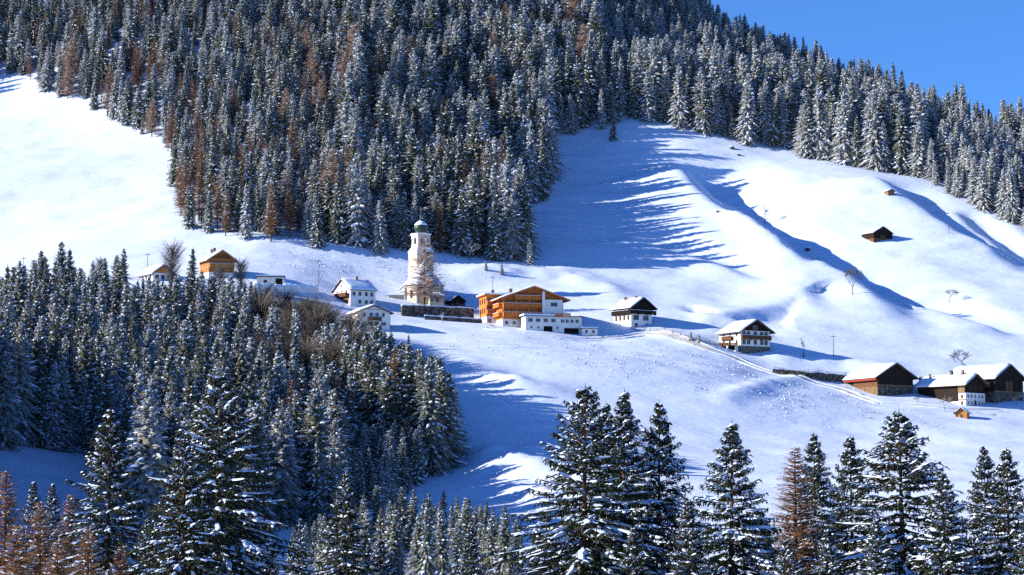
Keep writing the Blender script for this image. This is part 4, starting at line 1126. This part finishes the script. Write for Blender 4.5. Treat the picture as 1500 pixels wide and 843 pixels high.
# which trees show largest: nearest first, each hiding those behind it
S_ = 0.5
BUF = np.zeros((422, 750), bool)
def paint(px, top, base, half):
    r0, r1 = int(max(0, top * S_)), int(min(421, base * S_))
    n = 0
    for r in range(r0, r1 + 1):
        f = min(1.0, (r / S_ - top) / max(1, base - top) * 1.3)
        a, b = int(max(0, (px - half * f) * S_)), int(min(750, (px + half * f) * S_ + 1))
        if b > a:
            row = BUF[r, a:b]; n += int((~row).sum()); row[:] = True
    return n
for px, top, base, half, D in sorted(FRONT, key=lambda t: t[4]): paint(px, top, base, half)
SEEN = []
for t in sorted(TREES, key=lambda t: t[1]):
    px, py, c = project(np.array(t[:3]))
    s = FPX / c
    SEEN.append((paint(px, py - t[3] * s, py, t[3] * .16 * s), px, t))
LABELS = {
    'upper': ('snow-dusted spruce in the dense forest directly above the church', 'spruces of the forest above the church'),
    'upper_right': ('tall frosted spruce in the forest under the blue skyline', 'frosted spruces under the skyline'),
    'spur': ('snowy spruce in the crowded wood below the timber chalet', 'spruces of the wood below the chalet'),
    'lower': ('small snowy spruce in the low thicket below the shaded snow hollow', 'young spruces below the snow hollow'),
    'edge': ('spruce standing clear at the edge of the woods', 'spruces at the wood edges'),
}
EDGE = iter(['lone snowy spruce standing apart in the shaded top of the bowl', 'broad dark spruce at the forest corner above the shaded bowl', 'dark spruce leaning against the broad one at the forest corner', 'very tall snow-striped spruce at the tip of the wood, foot in shadow', 'spruce poking up behind the tall snow-striped one',
             'brown larch on the shaded outer edge of the wood', 'small brown larch at the outermost tip of the wood', 'dark tall spruce standing out against the bright meadow', 'twin spruce close against the dark tall one by the meadow', 'pointed spruce standing before the bright meadow, near the low house', 'dark slim spruce right beside the timber chalet',
             'small white-topped young spruce in the bowl shade above the hotel', 'spruce at the lower forest corner above the hotel', 'outermost spruce of the lower forest corner above the hotel', 'little white spruce in the small forest clearing', 'spruce with its foot on the blue snowfield', 'second spruce with its foot on the blue snowfield', 'tawny larch at the forest front above the church tower'])
edge_label = {id(t): next(EDGE) for t in TREES if t[5] == 'edge'}
def pick(v, steps): return next(t for lim, t in steps if v < lim)
def tall(hh): return pick(hh, ((15, 'short'), (21, 'middling'), (26, 'tall'), (99, 'very tall')))
def where_upper(px, py):
    if px > 880:
        if px > 1345 and py > 255: return 'in the pale clump near the lone pole'
        col_ = pick(px, ((1000, 'above the shaded bowl'), (1150, 'above the two dark rocks'), (1260, 'above the long gully'), (1400, 'above the tiny hut'), (9e9, 'near the skyline end')))
        edge = np.interp(px, [880, 1000, 1100, 1200, 1345, 1500], [190, 187, 216, 235, 262, 330])
        return pick(edge - py, ((16, 'in the front row of the forest '), (60, 'just inside the forest '), (999, 'high in the forest '))) + col_
    col_ = pick(px, ((130, 'by its upper corner'), (262, 'beside the bright meadow'), (360, 'over the timber chalet'), (480, 'over the garage'), (570, 'over the gabled house'), (690, 'over the church'), (790, 'over the orange hotel'), (9e9, 'beside the shaded bowl')))
    edge = np.interp(px, [0, 22, 120, 240, 262, 290, 480, 715, 768, 800, 880], [113, 106, 160, 216, 300, 350, 364, 384, 378, 292, 190])
    return pick(edge - py, ((18, 'in the front row of the forest '), (90, 'low in the forest '), (190, 'midway up the forest '), (9e9, 'high in the forest '))) + col_
def where_spur(px, py):
    return pick(py, ((545, 'along the top of the wood '), (620, 'in the middle of the wood '), (9e9, 'along the foot of the wood '))) + pick(px, ((130, 'above the blue snowfield'), (290, 'below the low house'), (410, 'below the timber chalet'), (530, 'below the white gabled house'), (9e9, 'by the shaded snow hollow')))
def spruce_label(kind, px, py, hh, reg):
    look = {'0': 'sparsely-snowed', '5': 'dark-green', '1': 'snow-dusted', '2': 'snow-laden', '3': 'frosted', '4': 'white-frosted', '6': 'slender', '7': 'broad-crowned'}[kind[-1]]
    wh = where_spur(px, py) if reg == 'spur' else ('in the low thicket below the snow hollow' + pick(px, ((560, ', far end from the hollow'), (670, ', in its middle'), (9e9, ', by the bright patch'))) if reg == 'lower' else where_upper(px, py))
    return '%s %s spruce %s' % (tall(hh), look, wh)
single, mass = [], []
count = {'spruce': 40, 'larch': 9, 'bare': 0}
for n, px, t in sorted(SEEN, key=lambda q: -q[0] - (10000 if q[2][5] == 'edge' else 0)):
    fam = 'larch' if 'larch' in t[4] else ('bare' if 'thicket' in t[4] else 'spruce')
    if n > 12 and count[fam] < {'spruce': 298, 'larch': 120, 'bare': 60}[fam]:
        count[fam] += 1; single.append((fam, px, t))
    elif n > 0 or -700 < px < 1750: mass.append(t)
for fam, px, t in single:
    x, y, z, hh, kind, reg = t
    if id(t) in edge_label: lb, gr = edge_label[id(t)], 'trees at the wood edges'
    elif fam == 'larch':
        if kind == 'frosted_larch': lb, gr = '%s pale frosted larch %s' % (tall(hh), where_upper(px, project(np.array([x, y, z]))[1])), 'frosted larches in the forest'
        elif reg == 'spur': lb, gr = '%s brown bare larch %s' % (tall(hh), where_spur(px, project(np.array([x, y, z]))[1])), 'larches of the lower wood'
        else: lb, gr = '%s rusty brown larch %s' % (tall(hh), where_upper(px, project(np.array([x, y, z]))[1])), 'larches of the upper forest'
    elif fam == 'bare': lb, gr = '%s grey leafless tree %s' % (tall(hh + 5), where_spur(px, project(np.array([x, y, z]))[1])), 'leafless trees below the houses'
    else: lb, gr = spruce_label(kind, px, project(np.array([x, y, z]))[1], hh, reg), LABELS[reg][1]
    plant(kind, {'larch': 'larch_tree', 'bare': 'leafless_tree', 'spruce': 'spruce_tree'}[fam], (x, y, z - .2), hh / (10.0 if fam == 'bare' else MID_H), rng.uniform(0, 6.28), lb, {'larch': 'larch', 'bare': 'tree', 'spruce': 'spruce'}[fam], gr,
          (rng.uniform(.82, 1.25) if fam == 'spruce' else 1.1) * (1.18 if reg == 'spur' and px > 560 else 1.0), (rng.normal(0, .025), rng.normal(0, .025)))
print('trees single', len(single), 'mass', len(mass), count)
# the rest of the woods, too many to count: one object
kinds = sorted({t[4] for t in mass})
have = {}
for o in bpy.data.objects:
    if o.type == 'MESH' and o.parent:
        for k in kinds:
            for n, me in KINDS[k]:
                if o.data == me: have.setdefault((k, n), o)
fme = bpy.data.meshes.new('forest')
fme.from_pydata([(t[0], t[1], t[2] - .2) for t in mass], [], [])
at_k = fme.attributes.new('tree_kind', 'INT', 'POINT'); at_k.data.foreach_set('value', [kinds.index(t[4]) for t in mass])
at_t = fme.attributes.new('turn', 'FLOAT_VECTOR', 'POINT')
at_s = fme.attributes.new('size', 'FLOAT_VECTOR', 'POINT')
tv, sv = [], []
for t in mass:
    q = t[3] / (10.0 if 'thicket' in t[4] else MID_H); w = rng.uniform(.82, 1.25)
    tv += [rng.normal(0, .03), rng.normal(0, .03), rng.uniform(0, 6.28)]; sv += [q * w, q * w, q]
at_t.data.foreach_set('vector', tv); at_s.data.foreach_set('vector', sv)
fo = link('forest', fme)
tag(fo, 'dense mass of snowy spruces and larches filling the woods', 'forest', kind='stuff')
ng = bpy.data.node_groups.new('forest_trees', 'GeometryNodeTree')
ng.interface.new_socket('Geometry', in_out='INPUT', socket_type='NodeSocketGeometry')
ng.interface.new_socket('Geometry', in_out='OUTPUT', socket_type='NodeSocketGeometry')
gi, go = ng.nodes.new('NodeGroupInput'), ng.nodes.new('NodeGroupOutput')
def named(nm, ty):
    n = ng.nodes.new('GeometryNodeInputNamedAttribute'); n.data_type = ty; n.inputs[0].default_value = nm
    return [s for s in n.outputs if s.enabled][0]
a_kind, a_turn, a_size = named('tree_kind', 'INT'), named('turn', 'FLOAT_VECTOR'), named('size', 'FLOAT_VECTOR')
rot = ng.nodes.new('FunctionNodeEulerToRotation'); ng.links.new(a_turn, rot.inputs[0])
join = ng.nodes.new('GeometryNodeJoinGeometry')
for ki, k in enumerate(kinds):
    src = [have[(k, n)] for n, me in KINDS[k] if (k, n) in have]
    if len(src) < len(KINDS[k]):
        P = [t for t in mass if t[4] == k][0]
        print('kind without a single tree', k)
        continue
    j = ng.nodes.new('GeometryNodeJoinGeometry')
    for s in src:
        oi = ng.nodes.new('GeometryNodeObjectInfo'); oi.transform_space = 'ORIGINAL'; oi.inputs['Object'].default_value = s
        ng.links.new(oi.outputs['Geometry'], j.inputs[0])
    cmp_ = ng.nodes.new('FunctionNodeCompare'); cmp_.data_type = 'INT'; cmp_.operation = 'EQUAL'
    ii = [s for s in cmp_.inputs if s.enabled]
    ng.links.new(a_kind, ii[0]); ii[1].default_value = ki
    ip = ng.nodes.new('GeometryNodeInstanceOnPoints')
    ng.links.new(gi.outputs[0], ip.inputs['Points']); ng.links.new(cmp_.outputs[0], ip.inputs['Selection'])
    ng.links.new(j.outputs[0], ip.inputs['Instance']); ng.links.new(rot.outputs[0], ip.inputs['Rotation']); ng.links.new(a_size, ip.inputs['Scale'])
    ng.links.new(ip.outputs[0], join.inputs[0])
ng.links.new(join.outputs[0], go.inputs[0])
fo.modifiers.new('trees', 'NODES').node_group = ng

# ------------------------------------------------------------------ single trees, saplings and bushes by the houses
def small(kind, px, base, hh, label, name='leafless_tree', cat='tree', H0=10.0, wide=1.0, tilt=None, group=None):
    P = ground(px, base)
    return plant(kind, name, (P[0], P[1], P[2] - .15), hh / H0, RND.uniform(0, 6.28), label, cat, group, wide, tilt)
small('frosted_larch', 622, 450, 24.5, 'big frost-covered larch standing in front of the church', 'larch_tree', 'larch', MID_H, 1.2)
small('bare0', 1249, 432, 12.5, 'bare tree halfway up the sunlit meadow beside the gully')
small('bare2', 1390, 444, 6.5, 'low round bare bush on the meadow above the farm', 'bush', 'bush', wide=1.4)
small('bare2', 1414, 548, 10.0, 'spreading bare tree behind the long farmhouse roof', wide=1.15)
small('bare1', 1178, 521, 7.5, 'slender bare poplar beside the dark-gabled white house', wide=.55)
small('frosted_bare1', 1120, 330, 11.0, 'leaning frosted tree on the sunlit meadow by the gully', tilt=(0, .6), wide=1.2)
small('bare1', 1315, 256, 10.0, 'brown bare tree at the foot of the skyline forest', wide=.8)
small('frosted_bare0', 1384, 603, 6.0, 'frosted apple tree in front of the farmhouse', wide=1.1)
small('frosted_bare2', 1489, 596, 4.5, 'small frosted tree before the farm barn', wide=1.1)
small('frosted_bare1', 648, 476, 4.6, 'white frosted sapling before the churchyard wall')
small('frosted_bare2', 688, 384, 11.0, 'rust and white frosted tree at the forest foot above the church')
small('frosted_bare1', 30, 415, 9.0, 'bare tree on the meadow edge at the picture side')
small('thicket0', 147, 425, 9.5, 'yellowish bare tree top above the wood near the low house')
small('thicket1', 252, 425, 13.5, 'grey leafless tree hiding part of the low house')
small('thicket0', 322, 440, 10.0, 'grey leafless tree before the timber chalet front')
small('thicket1', 352, 432, 10.0, 'grey leafless tree at the chalet corner towards the garage')
for px, base, hh, lb in ((1012, 500, 3.2, 'small dark spruce on the snow bank near the white house'), (1024, 503, 3.0, 'snow-covered young spruce next to the small dark one'), (1040, 509, 2.2, 'tiny spruce closest to the carport of the white house'), (1177, 524, 1.8, 'tiny spruce at the foot of the bare poplar'),
                         (735, 404, 4.0, 'snow-wrapped young spruce on the bank above the hotel'), (712, 398, 3.5, 'snow-wrapped sapling on the bank above the churchyard'), (598, 545, 11.0, 'spruce top standing clear before the lower village slope')):
    small('spruce%d' % (4 if 'snow' in lb else 1), px, base, hh, lb, 'spruce_tree', 'spruce', MID_H, 1.5 if hh < 5 else 1.0)
BUSH = iter(['dark bush at the corner of the black-topped house', 'bush on the path below the black-topped house', 'low bush against the black-topped house front', 'scrub bush on the farm bank by the shed', 'bush beside the large barn foot', 'bush in the shadow past the hotel annex', 'second bush in the shadow past the hotel annex', 'bush below the orange hotel corner'])
for px, base, hh in ((903, 477, 2.4), (944, 487, 2.2), (931, 484, 2.0), (1455, 612, 1.8), (1345, 590, 2.2), (868, 497, 1.8), (882, 498, 1.6), (722, 482, 1.8)):
    small('bare2', px, base, hh, next(BUSH), 'bush', 'bush', wide=1.6)

# ------------------------------------------------------------------ snow-covered tufts and clods on the rough slopes
M_TUFT = mat('dry_grass_tufts', (0.26, 0.21, 0.14), 0.95, 0.05, vscale=.5, color2=(0.13, 0.10, 0.07))
ROUGH = [([(700, 482), (860, 496), (1000, 512), (1120, 540), (1130, 560), (1060, 590), (960, 560), (840, 545), (720, 520), (640, 505)], 4200, .95), ([(300, 356), (420, 362), (560, 375), (720, 392), (700, 430), (560, 420), (470, 412), (380, 385), (310, 372)], 2600, .9),
         ([(1070, 585), (1150, 560), (1230, 560), (1280, 592), (1400, 612), (1380, 632), (1250, 628), (1120, 612)], 3000, .8), ([(0, 330), (250, 340), (290, 356), (240, 400), (0, 408)], 250, .5), ([(1020, 340), (1140, 380), (1110, 400), (1040, 370)], 120, .6),
         ([(1330, 290), (1500, 360), (1500, 420), (1400, 360)], 160, .6)]
tuft, clod = MB(), MB()
for poly, n, amt in ROUGH:
    bx = [p[0] for p in poly]; by = [p[1] for p in poly]
    qx = rng.uniform(min(bx), max(bx), n * 2); qy = rng.uniform(min(by), max(by), n * 2)
    k = inside(qx, qy, poly); qx, qy = qx[k][:n], qy[k][:n]
    # the ground under each: a lookup over the height grid seen from the camera
    for x_, y_ in zip(qx, qy):
        d = ray(x_, y_); lo, hi = 560.0, 1080.0
        Yv = np.arange(lo, hi, 4.0); xi = np.clip(((Yv * d[0] / d[1]) + 310) / 2.0 + 34, 0, nx - 1).astype(int); yi = np.clip(74 + (Yv - 400) / 2.0, 0, ny - 1).astype(int)
        u_ = np.nonzero(GZ[yi, xi] > Yv * d[2] / d[1])[0]
        if not len(u_): continue
        yy = Yv[u_[0]] + rng.uniform(-4, 4); xx = yy * d[0] / d[1]
        i0, j0 = int((xx + 310) / 2.0 + 34), int(74 + (yy - 400) / 2.0)
        zz = float(GZ[j0, i0])
        if fbm(np.array([xx / 7]), np.array([yy / 4]), 2, 61)[0] < rng.uniform(-.25, .35): continue
        s = rng.uniform(.10, .30) * amt * 1.2
        if rng.random() < .3:
            a0 = rng.uniform(0, 6.28); r = [s * rng.uniform(.7, 1.4) for _ in range(5)]
            ring_ = [(xx + r[q] * math.cos(a0 + q * 1.257), yy + r[q] * math.sin(a0 + q * 1.257), zz - .25) for q in range(5)]
            mid = [(xx + r[q] * .7 * math.cos(a0 + .4 + q * 1.257), yy + r[q] * .7 * math.sin(a0 + .4 + q * 1.257), zz + s * rng.uniform(.25, .5)) for q in range(5)]
            clod.add(ring_ + mid + [(xx, yy, zz + s * .65)], [(q, (q + 1) % 5, (q + 1) % 5 + 5, q + 5) for q in range(5)] + [(q + 5, (q + 1) % 5 + 5, 10) for q in range(5)])
        else:
            for _ in range(6):
                a0 = rng.uniform(0, 6.28); e = (xx + math.cos(a0) * s * 1.0, yy + math.sin(a0) * s, zz + s * rng.uniform(.7, 1.6))
                w = (-math.sin(a0) * .07, math.cos(a0) * .07)
                tuft.add([(xx - w[0], yy - w[1], zz - .15), (xx + w[0], yy + w[1], zz - .15), e], [(0, 1, 2)])
o = clod.build('snow_clods', M_SNOW, None); tag(o, 'snow-covered clods and tussocks on the rough slopes', 'snow', kind='stuff')
o = tuft.build('dry_grass', M_TUFT, None); tag(o, 'dry grass tufts poking through the snow on the rough slopes', 'grass', kind='stuff')
